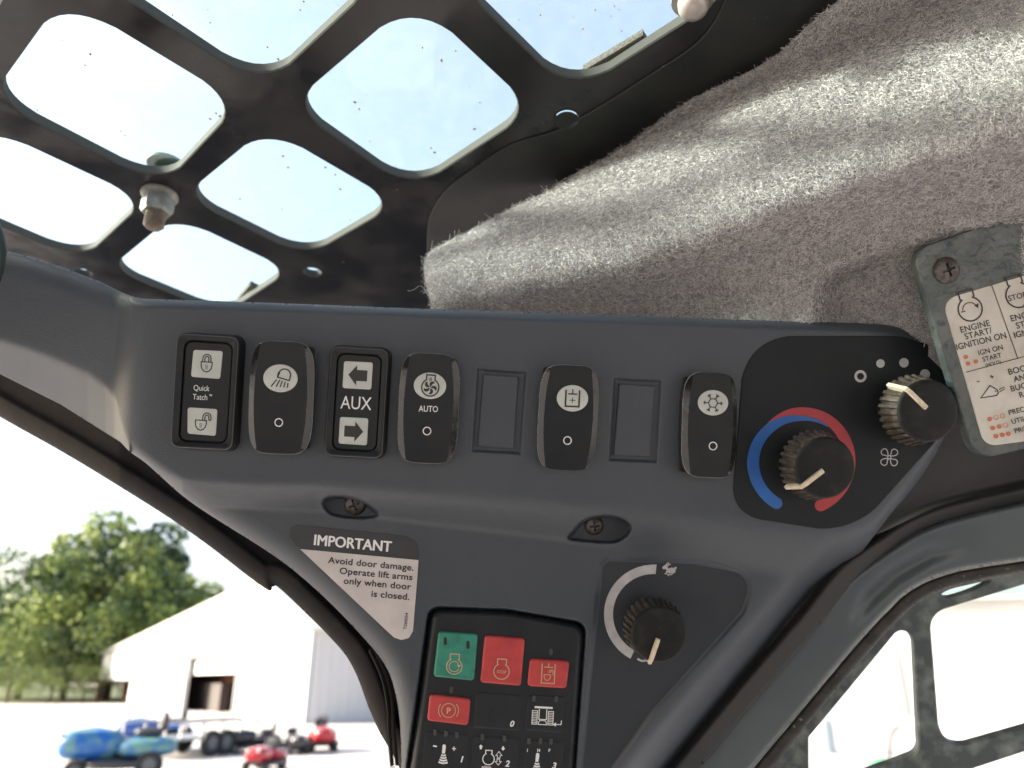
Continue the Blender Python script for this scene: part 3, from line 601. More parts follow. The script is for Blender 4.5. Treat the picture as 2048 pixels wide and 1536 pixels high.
relief('housing', OUT, con_D, 2.5, M['console'], con, .02, 180)

# climate panel film
hf = pframe(1690, 850)
hv = thing('climate_panel', hf, 'matt black rounded panel with blue and red arcs around the climate knobs', 'control panel')
mb = MB(); slab(mb, hf, hf.px(*HV.T, .0), -.0002, .0006, .0004); mb.out('panel_film', M['hvac'], hv)
h = .00072
a = np.radians(np.linspace(84, 238, 40)); cx, cy = 1602, 922
def band(c0, r_out, r_in, a): 
    o = np.stack([c0[0] + r_out * np.cos(a), c0[1] - r_out * np.sin(a)], 1); i = np.stack([c0[0] + r_in * np.cos(a), c0[1] - r_in * np.sin(a)], 1); return o, i
ro = np.interp(np.degrees(a), [84, 130, 175, 238], [93, 97, 108, 109]); ri = np.interp(np.degrees(a), [84, 130, 175, 238], [81, 84, 84, 86])
a_b = np.radians(np.linspace(52, 240, 48)); dg = np.degrees(a_b)
ro = np.interp(dg, [52, 90, 128, 180, 240], [88, 90, 100, 108, 109]); ri = np.interp(dg, [52, 90, 128, 180, 240], [86, 80, 80, 84, 86]); o_, i_ = band((cx, cy), ro, ri, a_b)
d = Draw(); d.poly(np.concatenate([o_, i_[::-1]])); d.disc(cx + 97.5 * cos(radians(240)), cy - 97.5 * sin(radians(240)), 11.5, n=40); d.out('blue_arc', hf, h, M['blue_ink'], hv)
a_r = np.radians(np.linspace(132, -66, 56)); dg = np.degrees(a_r)
ro = np.interp(dg, [-66, 0, 60, 100, 132], [109, 109, 109, 107, 101]); ri = np.interp(dg, [-66, -40, 0, 52, 90, 128, 132], [85, 85, 85, 88.5, 90.5, 100, 100.8]); o_, i_ = band((cx, cy), ro, ri, a_r)
d = Draw(); d.poly(np.concatenate([o_, i_[::-1]])); d.disc(cx + 97 * cos(radians(-66)), cy - 97 * sin(radians(-66)), 12); d.out('red_arc', hf, h, M['red_ink'], hv)
for x, y, r in ((1761, 727, 8.5), (1808, 725.5, 9.5), (1850, 748.5, 10)): Draw().disc(x, y, r).out('speed_dot', hf, h, M['grey_ink'], hv)
Draw().arc(1721, 752.5, 9.6, 0, 360, 5.2).out('off_ring', hf, h, M['grey_ink'], hv)
d = Draw(); fc = (1778.5, 914.5)
for k in range(4):
    pts = spline([(2, -3), (3.5, -9), (4, -14), (9, -17), (15, -14), (16, -8), (11, -4), (5, -3)], 4, True); r = radians(90 * k + 4)
    q = np.stack([fc[0] + pts[:, 0] * cos(r) - pts[:, 1] * sin(r), fc[1] + pts[:, 0] * sin(r) + pts[:, 1] * cos(r)], 1); d.stroke(q, 1.9, True)
d.arc(*fc, 3.2, 0, 360, 1.7, 14); d.out('fan_symbol', hf, h, M['grey_ink'], hv)

# knobs
def knob(fr, rb, rt, hh, ang, label, z0=.012, hook=True, nr=30, t=None):
    n = nr * 10; fl = .0011
    def rf(a, z): x = (a * nr / (2 * pi)) % 1; return 1 - (fl / rb) * (1 - ss(np.array(x), .08, .22) * (1 - ss(np.array(x), .60, .74))) * (1 if z < z0 + hh - .0008 else .15)
    mb = MB(); pr = [(rb, z0), (rb * 1.01, z0 + .0008), (rb * .4 + rt * .6, z0 + hh * .55), (rt + .0004, z0 + hh - .0012)]
    mb.lathe(fr, pr, n, 1, rf=rf, cap=False); par = t; t = mb.out('control_knob', [M['knob'], M['knob_side']], par, 35); t['label'] = label
    mb = MB(); mb.lathe(fr, [(rb * .62, .0), (rb * .62, z0 + .001)], 32); mb.out('skirt', M['knob'], t)
    mb = MB(); mb.lathe(fr, [(rt + .0004 - fl * .9, z0 + hh - .0022), (rt + .0004, z0 + hh - .0012), (rt - .0001, z0 + hh - .0004), (rt - .0008, z0 + hh), (rt * .55, z0 + hh - .0002), (.0004, z0 + hh - .0002)], 90); mb.out('cap_face', M['knob'], t, 60)
    q = fr.rot(radians(ang)); w2 = .00105
    rows = [(.0018, z0 + hh - .0004, z0 + hh + .0009), (.0024, z0 + hh - .0004, z0 + hh + .0013), (rt - .0014, z0 + hh - .0004, z0 + hh + .0013)]
    V = []
    for x, za, zb in rows: V += [(x, -w2, za), (x, -w2 * .8, zb), (x, w2 * .8, zb), (x, w2, za)]
    if hook:
        V += [(rt - .0006, -w2, z0 + hh - .002), (rt + .0010, -w2 * .8, z0 + hh + .0005), (rt + .0010, w2 * .8, z0 + hh + .0005), (rt - .0006, w2, z0 + hh - .002)]
        V += [(rb - .0012, -w2, z0 + .0015), (rb + .0012, -w2 * .8, z0 + .0015), (rb + .0012, w2 * .8, z0 + .0015), (rb - .0012, w2, z0 + .0015)]
    else: V += [(rt + .0002, -w2, z0 + hh - .002), (rt + .0012, -w2 * .8, z0 + hh + .0004), (rt + .0012, w2 * .8, z0 + hh + .0004), (rt + .0002, w2, z0 + hh - .002)]
    n = len(V) // 4; f = [(i * 4 + j, i * 4 + (j + 1) % 4, (i + 1) * 4 + (j + 1) % 4, (i + 1) * 4 + j) for i in range(n - 1) for j in range(4)] + [(3, 2, 1, 0), tuple(range(4 * n - 4, 4 * n))]
    f = [x[::-1] for x in f]
    mb = MB(); mb.add(q.w(V), f); mb.out('pointer', M['pointer'], t, 25)
    return t
knob(pframe(1602, 924, rot=0), .0158, .0131, .012, -143, 'black ridged knob inside the blue and red temperature arcs', t=hv)
knob(pframe(1794, 818, rot=0), .0161, .0134, .012, 137, 'black ridged knob on the right below the fan speed dots', t=hv)

# speed print beside the third knob
sf = pframe(1300, 1225, LO + .0016, 2.8)
sp_ = thing('speed_control', sf, 'lower knob with white printed arc and running hare symbol, right of the keypad', 'control dial')
knob(pframe(1294, 1238, LO + .0016, rot=0), 0.0143, .0126, .012, -108.5, 'black ridged knob beside the white speed arc and hare symbol', z0=.011, hook=False, t=sp_)
a = np.radians(np.linspace(87, 242, 50)); o_, i_ = band((1307, 1229), 100, 81, a); o_[:, 0] += 1; Draw().poly(np.concatenate([o_, i_[::-1]])).out('scale_arc', sf, .0003, M['grey_ink'], sp_)
d = Draw(); d.disc(1342, 1141, 8.6, 5.6, -14); d.disc(1329.5, 1134.5, 5.2, 3.4, -28); d.stroke([(1331, 1133), (1335, 1139)], 5.5); d.disc(1351, 1136, 2.3, 2.6); d.disc(1347, 1142, 4.2, 4.4)
d.stroke([(1330, 1132), (1334, 1128), (1338, 1125.5)], 2.6); d.stroke([(1333, 1133), (1337, 1130), (1341, 1128.5)], 2.2); d.stroke([(1334, 1141), (1332.5, 1146), (1329.5, 1148)], 2.2); d.stroke([(1333, 1147), (1338, 1152)], 1.8); d.stroke([(1347, 1145), (1343, 1149), (1337, 1149)], 2.2)
d.out('hare_symbol', sf, .0003, M['grey_ink'], sp_)
d = Draw(); d.stroke(spline([(1275, 1317), (1279, 1320), (1286, 1322), (1292, 1321), (1298, 1323), (1299, 1329)], 4), 4); d.out('tortoise_symbol', sf, .0003, M['grey_ink'], sp_)

mb = MB(); slab(mb, sf, sf.px(*inset(ccw(SPD), 7).T, 0), -.0012, .00015, .0001); mb.out('dark_film', mat('dark_grey_film', (.030, .035, .043), .55, spec=.3, col2=(.034, .039, .047), ns=40, bs=2500, bump=.2, bd=.0002), sp_)
# ---------------------------------------------------------------- switches
def bezel_switch(cx, cy, w_, h_, rot, label):
    fr = pframe(cx, cy, 0, rot, h=.0075); W, H = w_ / F * .326 / 2, h_ / F * .326 / 2; t = thing('push_switch', fr, label, 'switch', 'framed switches in the console')
    o = rp([(-W, -H), (W, -H), (W, H), (-W, H)], .0032, 6); i_ = rp([(-W + .0026, -H + .0024), (W - .0026, -H + .0024), (W - .0026, H - .0024), (-W + .0026, H - .0024)], .0034, 6)
    prof = [(-.0012, -.001), (-.0006, .0055), (.0, .0070), (.0003, .0075), (.0009, .0075), (.0022, .0063)]
    mb = MB(); o = ccw(o); n = len(o); L = [lift(inset(o, q) if q else o, z) for q, z in prof] + [lift(ccw(i_), z) for z in (.0060, .0040)]
    f = [(k * n + i, k * n + (i + 1) % n, (k + 1) * n + (i + 1) % n, (k + 1) * n + i) for k in range(len(L) - 1) for i in range(n)]
    W_ = fr.w(np.concatenate(L)); mb.add(W_, f[:2 * n] + f[4 * n:]); mb.add(W_, f[2 * n:3 * n], 1); mb.add(W_, f[3 * n:4 * n]); mb.out('bezel', [M['dark_plastic'], M['bezel_glint']], t, 40)
    mb = MB(); slab(mb, fr, inset(ccw(i_), .00045), .003, .0056, .0006); mb.out('insert', M['rocker_face'], t, 30)
    return t, fr, .0056
def lens_sq(t, fr, h, c, nm='symbol_lens'):
    mb = MB(); slab(mb, fr, rp(fr.px(*np.array(c, float).T, h), .0010, 4), h - .0005, h + .00025, .0002); return mb.out(nm, M['lens'], t)
def padlock(cx, cy, open_=False, s=1.0, rot=3.4, w=2.3):
    d = Draw(); b = [(-11, 0), (-11, 6), (-9.5, 13), (-5.5, 18), (0, 20), (5.5, 18), (9.5, 13), (11, 6), (11, 0)]
    d.stroke(np.array(b) * s, w, True)
    ox = 14.5 if open_ else 0; a = np.radians(np.linspace(180, 0, 14)); 
    for r in (8.2, 4.0):
        p = np.stack([r * np.cos(a), -7 - r * np.sin(a)], 1); p = np.concatenate([[(-r, 0)], p, [(r, 0 if not open_ else -1)]]); d.stroke((p + (ox - (3 if open_ else 0), 0)) * s, w)
    if open_: d.stroke(np.array([(ox - 3 + 4, -1), (ox - 3 + 8.2, -1)]) * s, w)
    d.arc(0, 8.2 * s, 2.2 * s, 0, 360, .9, 10); d.stroke(np.array([(-1.2, 10), (-1.8, 14), (1.8, 14), (1.2, 10)]) * s, .8)
    return d.local(cx, cy, rot)
t, fr, h = bezel_switch(409, 784, 120, 226, 3.3, 'framed switch with two padlock symbols, first switch at the left end')
lens_sq(t, fr, h, [(387, 699.5), (446, 702), (440.5, 758), (382, 753.5)]); lens_sq(t, fr, h, [(375.5, 814.5), (435, 818), (432, 872), (375, 867)])
padlock(413.5, 724).out('closed_padlock', fr, h + .0003, M['ink'], t); padlock(402, 840.5, True).out('open_padlock', fr, h + .0003, M['ink'], t)
Draw().text('Quick', 386.5, 780.5, 11, 3.3, sx=.83, bold=.0).text('Tatch', 385, 798.5, 11, 3.3, sx=.83, bold=.0).text('TM', 418, 792, 3.4, 3.3, sx=.9, bold=.02).out('lettering', fr, h + .0001, M['white_ink'], t)
t, fr, h = bezel_switch(713, 805, 115, 220, 3.2, 'framed switch lettered AUX between a left arrow and a right arrow')
lens_sq(t, fr, h, [(688, 722), (746, 725), (742.5, 779.5), (685, 776)]); lens_sq(t, fr, h, [(680, 833.5), (737, 836.5), (734, 891), (677, 887)])
def arrow(cx, cy, s): d = Draw(); d.poly(np.array([(-20, 0), (-3, -20), (-3, -10.5), (18, -10.5), (18, 11.5), (-3, 11.5), (-3, 21)]) * (s, 1)); return d.local(cx, cy, 3.2)
arrow(716.5, 750.5, 1).out('left_arrow', fr, h + .0003, M['ink'], t); arrow(706.5, 862.5, -1).out('right_arrow', fr, h + .0003, M['ink'], t)
Draw().text('AUX', 711.5, 818.5, 26, 3.2, 'c', sx=.80).out('lettering', fr, h + .0001, M['white_ink'], t)

def rocker(cx, cy, w_, h_, rot, tilt, label):
    hh = .0095; fr = pframe(cx, cy, 0, rot, h=hh); W, H = w_ / F * .326 / 2, h_ / F * .326 / 2; t = thing('rocker_switch', fr, label, 'switch', 'barrel shaped rocker switches in the console')
    mb = MB(); b = rp([(-W * .86, -H * .93), (W * .86, -H * .93), (W * .86, H * .93), (-W * .86, H * .93)], .0015); slab(mb, fr, b, -.0012, .0012, .0004); mb.out('switch_base', M['dark_plastic'], t)
    tf = fr.tilt(radians(tilt)); n = 96; a = np.linspace(0, 2 * pi, n, endpoint=False); e = 4.3
    X = W * np.sign(np.cos(a)) * np.abs(np.cos(a)) ** (2 / e); Y = H * np.sign(np.sin(a)) * np.abs(np.sin(a)) ** (2 / e)
    o = np.stack([X, Y], 1); vv = np.clip(Y / H, -1, 1); cl = W * (.82 - .16 * vv ** 2); fx = np.clip(X, -cl, cl); fc = np.stack([fx, Y * .985], 1)
    dz = (np.abs(X) - np.abs(fx)) / W * .0060 + .00025; big = .0
    L = [np.column_stack([X * .95, Y * .97, np.full(n, .0008)]), np.column_stack([X, Y, np.full(n, hh) - dz - .0012]), np.column_stack([X, Y, np.full(n, hh) - dz - .00035]), np.column_stack([X * .992, Y * .996, np.full(n, hh) - dz]), np.column_stack([fc, np.full(n, hh)])]
    q = lambda k: [(k * n + i, k * n + (i + 1) % n, (k + 1) * n + (i + 1) % n, (k + 1) * n + i) for i in range(n)]
    V = tf.w(np.concatenate(L)); mb = MB(); mb.add(V, q(0) + q(1) + q(3)); mb.add(V, q(2), 1); mb.out('rocker_body', [M['gloss_black'], M['edge_glint']], t, 35)
    mb = MB(); loop = np.column_stack([fc, np.full(n, hh)]); mb.add(tf.w(loop), tris([loop])); mb.out('rocker_face', M['rocker_face'], t, 0)
    return t, tf, hh
def lens_oval(t, fr, h, cx, cy, rx, ry, rot=2.5):
    a = np.linspace(0, 2 * pi, 48, endpoint=False); r = radians(rot); x, y = rx * np.cos(a), ry * np.sin(a)
    mb = MB(); slab(mb, fr, fr.px(cx + x * cos(r) - y * sin(r), cy + x * sin(r) + y * cos(r), h), h - .0004, h + .0003, .0003); return mb.out('symbol_lens', M['lens'], t)
def off_mark(t, fr, h, x, y): Draw().arc(x, y, 7.6, 0, 360, 2.0, 30).out('off_ring', fr, h + .00012, M['white_ink'], t)
E4 = .00045
t, fr, h = rocker(561, 794.5, 127, 226, 2.4, -1.5, 'rocker switch with a work light symbol, right of the padlock switch')
lens_oval(t, fr, h, 561, 756.5, 34.5, 28); off_mark(t, fr, h, 557.5, 845)
d = Draw(); d.stroke(np.concatenate([[(-12, 8), (-12, 0)], np.stack([12 * np.cos(np.radians(np.linspace(180, 0, 12))), -12 * np.sin(np.radians(np.linspace(180, 0, 12)))], 1), [(12, 8)]]), 2.6, True); d.local(569, 750, 17)
for (x1, y1, x2, y2) in ((553.5, 759, 542, 773), (559.5, 760, 552, 773.5), (565, 761.5, 560, 774), (570.5, 763.5, 567.5, 775), (576, 766, 574.5, 775.5)): d.line((x1, y1), (x2, y2), w=2.4)
d.out('work_light_symbol', fr, h + E4, M['ink'], t)
t, fr, h = rocker(857, 816, 122, 223, 2.4, -1.5, 'rocker switch lettered AUTO under a fan symbol')
lens_oval(t, fr, h, 860, 771.5, 32.5, 26.5); off_mark(t, fr, h, 854, 862)
Draw().text('AUTO', 856.5, 823.5, 12, 2.0, 'c', sx=.80, bold=.006).out('lettering', fr, h + .00012, M['white_ink'], t)
def engine(cx, cy, r, w, rot=2.5, hw=.48, top=1.62):
    a0 = 62; a = np.radians(np.linspace(a0, 360 + 180 - a0 - 360 - 360 + 0, 2)); a = np.radians(np.linspace(a0, a0 - (360 - (180 - 2 * a0)), 36))
    p = [(r * math.cos(x), -r * math.sin(x)) for x in a]; x1 = r * hw
    d = Draw(); d.stroke([(x1, -r * top), ] + [(x1, -r * .98)] + p[0:] + [(-x1, -r * .98), (-x1, -r * top)], w, True); return d.local(cx, cy, rot)
d = engine(860.5, 775, 17.2, 2.8, 4, .5, 1.45); d.text('R', 861.5, 763, 8.2, 4, 'c', bold=.01)
for k in range(5):
    r = radians(72 * k + 10); p = spline([(1, -1), (-2.5, -6), (-1, -11), (4, -13), (8, -10), (4, -8), (2, -4)], 3, True); d.poly(np.stack([860.3 + p[:, 0] * cos(r) - p[:, 1] * sin(r), 775 + p[:, 0] * sin(r) + p[:, 1] * cos(r)], 1))
d.out('fan_symbol', fr, h + E4, M['ink'], t)
t, fr, h = rocker(1137, 833.5, 123, 217, 2.6, -3.5, 'rocker switch with a cylinder symbol, standing between the two blank covers')
lens_oval(t, fr, h, 1145, 796.5, 31.5, 26.5); off_mark(t, fr, h, 1135, 881)
d = Draw(); d.stroke([(-13.5, -17), (-13.5, 16), (13.5, 16), (13.5, -17)], 3.2); d.stroke([(-9, -9), (9, -9)], 2.8); d.stroke([(0, -19), (0, -9)], 2.4); d.stroke([(-6, 3.5), (6, 3.5)], 1.5); d.stroke([(0, -2), (0, 9)], 1.5)
d.local(1145, 797, 2.6).out('cylinder_symbol', fr, h + E4, M['ink'], t)
t, fr, h = rocker(1421, 852.5, 116, 218, 2.6, 3.5, 'rocker switch with a snowflake symbol, beside the climate panel')
lens_oval(t, fr, h, 1426, 805.5, 30.5, 25.5); off_mark(t, fr, h, 1426, 892)
d = Draw()
for k in range(6):
    a = radians(60 * k); b = radians(60 * k + 60); r = 9.5; d.stroke([(r * cos(a), r * sin(a)), (r * cos(b), r * sin(b))], 2.0); d.stroke([(r * cos(a), r * sin(a)), (19.5 * cos(a), 19.5 * sin(a))], 2.0)
    c = np.array((14.5 * cos(a), 14.5 * sin(a)))
    for s in (.8, -.8): d.stroke([c, c + 5 * np.array((cos(a + s), sin(a + s)))], 1.8)
d.local(1426, 806, 3).out('snowflake_symbol', fr, h + E4, M['ink'], t)
for q, lab in (([(966, 748), (1038, 753), (1028, 898), (955, 893)], 'blank rectangular switch cover between the AUTO switch and the cylinder switch'), ([(1239, 767), (1311, 772), (1301, 914), (1228, 911)], 'blank rectangular switch cover between the cylinder switch and the snowflake switch')):
    q = np.array(q, float); fr = pframe(*q.mean(0), 0, 3); t = thing('blank_cover', fr, lab, 'switch cover', 'blank switch covers'); mb = MB(); slab(mb, fr, rp(fr.px(*q.T, 0), .0004, 3), -.003, -.0003, .0006); mb.out('cover_plate', M['console'], t)

# ---------------------------------------------------------------- screws
def screw(fr, r, label, t=None, rot=.4, grp='screws holding the console'):
    t = thing('cross_screw', fr, label, 'screw', grp); fr = fr.rot(rot); mb = MB()
    ring = lambda rr, z, n=32: [(rr * cos(2 * pi * i / n), rr * sin(2 * pi * i / n), z) for i in range(n)]
    # cross-shaped socket cut into a pan head
    L = []; n = 32
    cr = []
    for i in range(n):
        a = 2 * pi * i / n; k = abs(((a / (pi / 2)) + .5) % 1 - .5) * 2; cr.append(.52 * r if k < .30 else .20 * r)
    prof = [ring(r, -.002), ring(r, .0004), ring(r * .93, .0011), ring(r * .72, .0016)]
    c1 = [(q * cos(2 * pi * i / n), q * sin(2 * pi * i / n), .0018) for i, q in enumerate(cr)]; c2 = [(q * .75 * cos(2 * pi * i / n), q * .75 * sin(2 * pi * i / n), -.0008) for i, q in enumerate(cr)]
    V = np.array(prof + [c1, c2]).reshape(-1, 3); K = len(prof) + 2
    f = [(k * n + i, k * n + (i + 1) % n, (k + 1) * n + (i + 1) % n, (k + 1) * n + i) for k in range(K - 1) for i in range(n)]; mb.add(fr.w(V), f)
    mb.add(fr.w([(0, 0, -.0012)] + c2), [(0, 1 + i, 1 + (i + 1) % n) for i in range(n)]); mb.out('screw_head', M['screw'], t, 40); return t
screw(pframe(710, 1009, LO + .006, 0), .0052, 'brownish cross head screw sunk in the left recess below the AUX switch')
screw(pframe(1188, 1051, LO + .006, 0), .0047, 'cross head screw sunk in the right recess below the cylinder switch', rot=.1)

# ---------------------------------------------------------------- IMPORTANT sticker
kf = pframe(720, 1150, LO, 5.2)
st = thing('warning_sticker', kf, 'IMPORTANT sticker with charcoal header and white lower field about door damage', 'sticker')
SO = rp([(566, 1046), (840, 1075), (822, 1290), (790, 1276)], [34, 34, 14, 26], 8)
hdr_l = (600, 1098); hdr_r = (834, 1120)
full = rp([(600, 1098), (583, 1082), (577, 1068), (581, 1055), (594, 1050), (620, 1052), (780, 1068.5), (815, 1073), (834, 1086), (838, 1105), (835, 1150), (826, 1262), (818, 1276), (803, 1280), (788, 1275), (775, 1263)], 6, 3)
def clip(poly, a, b, keep):   # keep side of line a-b
    out = []; a = np.array(a, float); b = np.array(b, float); n = np.array((-(b - a)[1], (b - a)[0])) * keep
    P_ = list(map(np.array, poly))
    for i, p in enumerate(P_):
        q = P_[(i + 1) % len(P_)]; dp, dq = (p - a) @ n, (q - a) @ n
        if dp >= 0: out.append(p)
        if dp * dq < 0: out.append(p + (q - p) * dp / (dp - dq))
    return np.array(out)
up_ = clip(full, hdr_l, hdr_r, -1); lo_ = clip(full, hdr_l, hdr_r, 1)
mb = MB(); slab(mb, kf, kf.px(*full.T, .0002), -.0006, .00015, .0001); mb.out('backing', M['sticker_dark'], st)
Draw().poly(lo_).out('white_field', kf, .0003, M['sticker'], st)
d = Draw()
for q, q2 in ((-.9, 0), (0, .5), (.9, 0), (0, -.5)): d.text('IMPORTANT', 626 + q, 1089.5 + q2, 21, 5.2, sx=.93, bold=.0)
d.out('headline', kf, .0003, M['white_ink'], st)
d = Draw()
for s, x, y in (('Avoid door damage.', 827, 1141.5), ('Operate lift arms', 824.5, 1160.5), ('only when door', 822, 1179.5), ('is closed.', 818.5, 1200)): d.text(s, x, y, 12.6, 5.2, 'r', sx=1.12, bold=.018)
d.out('small_print', kf, .00042, M['ink'], st)
Draw().text('T260054', 813, 1259, 6.3, -84, 'l', sx=1.0, bold=.012).out('part_number', kf, .00042, M['ink'], st)

# ---------------------------------------------------------------- keypad
kb = pframe(1000, 1380, LO + .010, 4)
kp = thing('keypad', kb, 'black engine keypad with green, red and dark keys at the bottom of the console', 'keypad')
KO = rp([(862, 1216), (1014, 1221), (1170, 1249), (1146, 1600), (811, 1600)], [26, 200, 26, 0, 0], 8)
KH = .0105
def key_D(X, Y):
    d = sdf(X, Y, KO); o = LO + .010 - KH + .007 * rover(d, 15) * (Y < 1570); return Dp(X) * (1 + o / .34)
relief('keypad_body', KO, key_D, 3, M['keypad'], kp, .012, 180)
def key(c, m, nm='key', r=.0016, hgt=.0012, lab=None):
    mb = MB(); q = rp(kb.px(*np.array(c, float).T, KH), r, 5); slab(mb, kb, q, KH - .001, KH + hgt, .0006, prof=[(0, KH - .001), (.00005, KH + hgt * .45), (.0004, KH + hgt * .85), (.0011, KH + hgt)]); o = mb.out(nm, m, kp, 60)
    if lab: o['label'] = lab
    return o
g = key([(877, 1262), (956, 1267), (948.5, 1361), (866.5, 1352)], M['green_key'], lab='green key with an engine start symbol')
rd = key([(969, 1269.5), (1050, 1276), (1042, 1371), (960, 1364)], M['red_key'], lab='red key with an engine symbol lettered STOP')
cy_ = key([(1059.5, 1316), (1139, 1321), (1132.5, 1376), (1054, 1371)], M['red_key'], lab='red key with a cylinder lock symbol')
pk_ = key([(859.5, 1387), (942, 1396.5), (936.5, 1450), (854, 1440)], M['red_key'], lab='red key with a parking brake P symbol')
KT = KH + .0012
k0 = key([(952, 1385), (1045, 1392), (1040, 1462), (946, 1455)], M['key_dark'], hgt=.0004); k1 = key([(1056, 1390), (1130, 1395), (1124, 1466), (1050, 1460)], M['key_dark'], hgt=.0004)
k2 = key([(850, 1464), (940, 1470), (932, 1575), (842, 1570)], M['key_dark'], hgt=.0004); k3 = key([(947, 1472), (1040, 1478), (1034, 1580), (939, 1575)], M['key_dark'], hgt=.0004); k4 = key([(1050, 1480), (1128, 1484), (1122, 1580), (1044, 1580)], M['key_dark'], hgt=.0004)
K6 = KH + .0004
d = engine(908.5, 1333, 15.5, 2.0, 3, .58, 1.6); d.arc(908.5, 1333, 10.2, 30, 330, 1.7); d.poly([(914, 1329), (922, 1330), (917.5, 1336)]); d.out('start_symbol', kb, KT + .00012, M['key_line'], g)
for x in (890.5, 936): 
    mb = MB(); q = np.array([(-3, -8), (3, -8), (3.4, 8), (-3.4, 8)]) + (x, 1282 if x < 900 else 1289.5); slab(mb, kb, rp(kb.px(*q.T, KT), .0006, 3), KT - .001, KT + .0002, .0001); mb.out('indicator_window', M['plate_edge'], g)
d = engine(1003, 1343, 15.5, 2.0, 3, .58, 1.6); d.text('STOP', 1003, 1346.5, 5.6, 3, 'c', sx=.95, bold=.02); d.out('stop_symbol', kb, KT + .00012, M['key_line'], rd)
d = Draw(); d.stroke([(-13, -20), (-13, 19), (13, 19), (13, -20)], 2); d.stroke([(-9, -13), (9, -13)], 1.8); d.stroke([(0, -21), (0, -13)], 1.8); d.stroke([(-8, 2), (-8, 8), (-4.5, 13), (1, 13), (4.5, 8), (4.5, 2)], 1.6, True); a = np.radians(np.linspace(180, -60, 12)); d.stroke(np.stack([6.5 + 5.5 * np.cos(a), -2 - 5.5 * np.sin(a)], 1), 1.6); d.arc(6.5, -2, 2.6, 180, -60, 1.2)
d.local(1096.5, 1347.5, 3).out('cylinder_lock_symbol', kb, KT + .00012, M['key_line'], cy_)
d = Draw(); d.arc(897, 1421, 14, 0, 360, 1.6); d.arc(897, 1421, 20, 140, 218, 1.6); d.arc(897, 1421, 20, -38, 40, 1.6); d.text('P', 897, 1427, 11.5, 3, 'c', bold=.035); d.out('parking_symbol', kb, KT + .00012, M['key_line'], pk_)
def leds(pts, parent, h):
    for x, y in pts:
        mb = MB(); q = np.array([(-3.4, -6.5), (3.4, -6.5), (3.2, 6.5), (-3.8, 6.5)]) + (x, y); slab(mb, kb, rp(kb.px(*q.T, h), .0007, 3), h - .0004, h + .00012, .0001); mb.out('indicator_window', mat('smoked_window', (.055, .055, .055), .35) if 'smoked_window' not in bpy.data.materials else bpy.data.materials['smoked_window'], parent)
leds([(903, 1380), (1102, 1304)], kp, KH); leds([(1068, 1397), (1113, 1398)], k1, K6); leds([(870, 1465), (892, 1467), (914, 1470)], k2, KH + .0004); leds([(965, 1474), (1009, 1477)], k3, KH + .0004); leds([(1058, 1482), (1081, 1482), (1102, 1483)], k4, KH + .0004)
Draw().text('0', 1023, 1453, 11.5, 4, 'c', bold=.03, shear=.2).out('numeral', kb, K6 + .0001, M['white_ink'], k0)
Draw().arc(987.5, 1431, 8, 110, 250, 1.0).out('embossed_mark', kb, K6 + .0001, M['grey_ink'] if False else M['keypad'], k0)
d = Draw(); d.stroke([(-17, -17), (19, -17)], 4); d.stroke([(-7.5, -14), (-7.5, 7), (7.5, 7), (7.5, -14)], 1.8)
for s in (-1, 1):
    x0, x1 = (-21, -11) if s < 0 else (11, 21); d.stroke([(x0, -10), (x1, -10), (x1, 17), (x0, 17)], 1.5, True)
    for k in range(7): d.stroke([(x0, -6.5 + k * 3.4), (x1, -6.5 + k * 3.4)], 1.3)
d.stroke([(-8, 13), (-5, 9), (5, 9), (8, 13), (8, 17), (-8, 17)], 1.6, True)
d.local(1085.5, 1432, 3); d.stroke([(1123, 1441), (1122, 1449), (1108, 1448.5)], 1.7); d.poly([(1106, 1449), (1112, 1444.5), (1111.5, 1453)]); d.out('track_symbol', kb, K6 + .00012, M['white_ink'], k1)
def stick(cx, cy, k):
    d = Draw(); d.poly([(-3, -19), (-1, -21.5), (3, -20.5), (4, -16), (2.5, -3), (-3.5, -3)])
    for i in range(4): d.stroke(spline([(-4.5 - i * 1.7, -.5 + i * 5), (0, 1.5 + i * 5), (4.5 + i * 1.5, -.5 + i * 5)], 3), 3.4)
    return d.local(cx, cy, 3)
d = stick(887, 1510, 0); d.text('1', 921, 1524, 12, 4, 'c', bold=.03, shear=.2); d.stroke([(866, 1491.5), (874, 1493)], 3); d.stroke([(904, 1497), (912, 1497.5)], 1.8); d.stroke([(908, 1493), (908, 1501.5)], 1.8); d.out('joystick_symbol', kb, K6 + .00012, M['white_ink'], k2)
d = engine(977, 1518, 11.5, 2, 3, .55, 1.5); d.text('2', 1014, 1533, 12, 4, 'c', bold=.03, shear=.2); d.text('n/min', 963, 1536, 5.6, 4, bold=.02, shear=.15)
d.poly([(961.5, 1489), (957.5, 1494), (960, 1494), (959.5, 1498.5), (963.5, 1498.5), (963.5, 1494), (966, 1494)]); d.poly([(1006, 1501.5), (1002, 1496.5), (1004.5, 1496.5), (1004.5, 1492.5), (1008, 1492.5), (1008, 1496.5), (1010.5, 1496.5)])
d.stroke([(998, 1503), (991.5, 1511), (995, 1511), (994.5, 1516), (1000, 1516), (1000.5, 1511), (1004, 1511)], 1.4, True); d.stroke([(996.5, 1530), (990, 1523), (994, 1523), (994, 1518), (999, 1518), (999, 1523), (1002.5, 1523)], 1.4, True)
d.out('engine_speed_symbol', kb, K6 + .00012, M['white_ink'], k3)
d = stick(1074, 1527, 0); d.text('3', 1107, 1537, 12, 4, 'c', bold=.03, shear=.2)
for s, x in (('I', 1054.5), ('H', 1077), ('F', 1098.5)): d.text(s, x, 1503.5, 6, 4, 'c', bold=.03)
d.out('joystick_symbol', kb, K6 + .00012, M['white_ink'], k4)

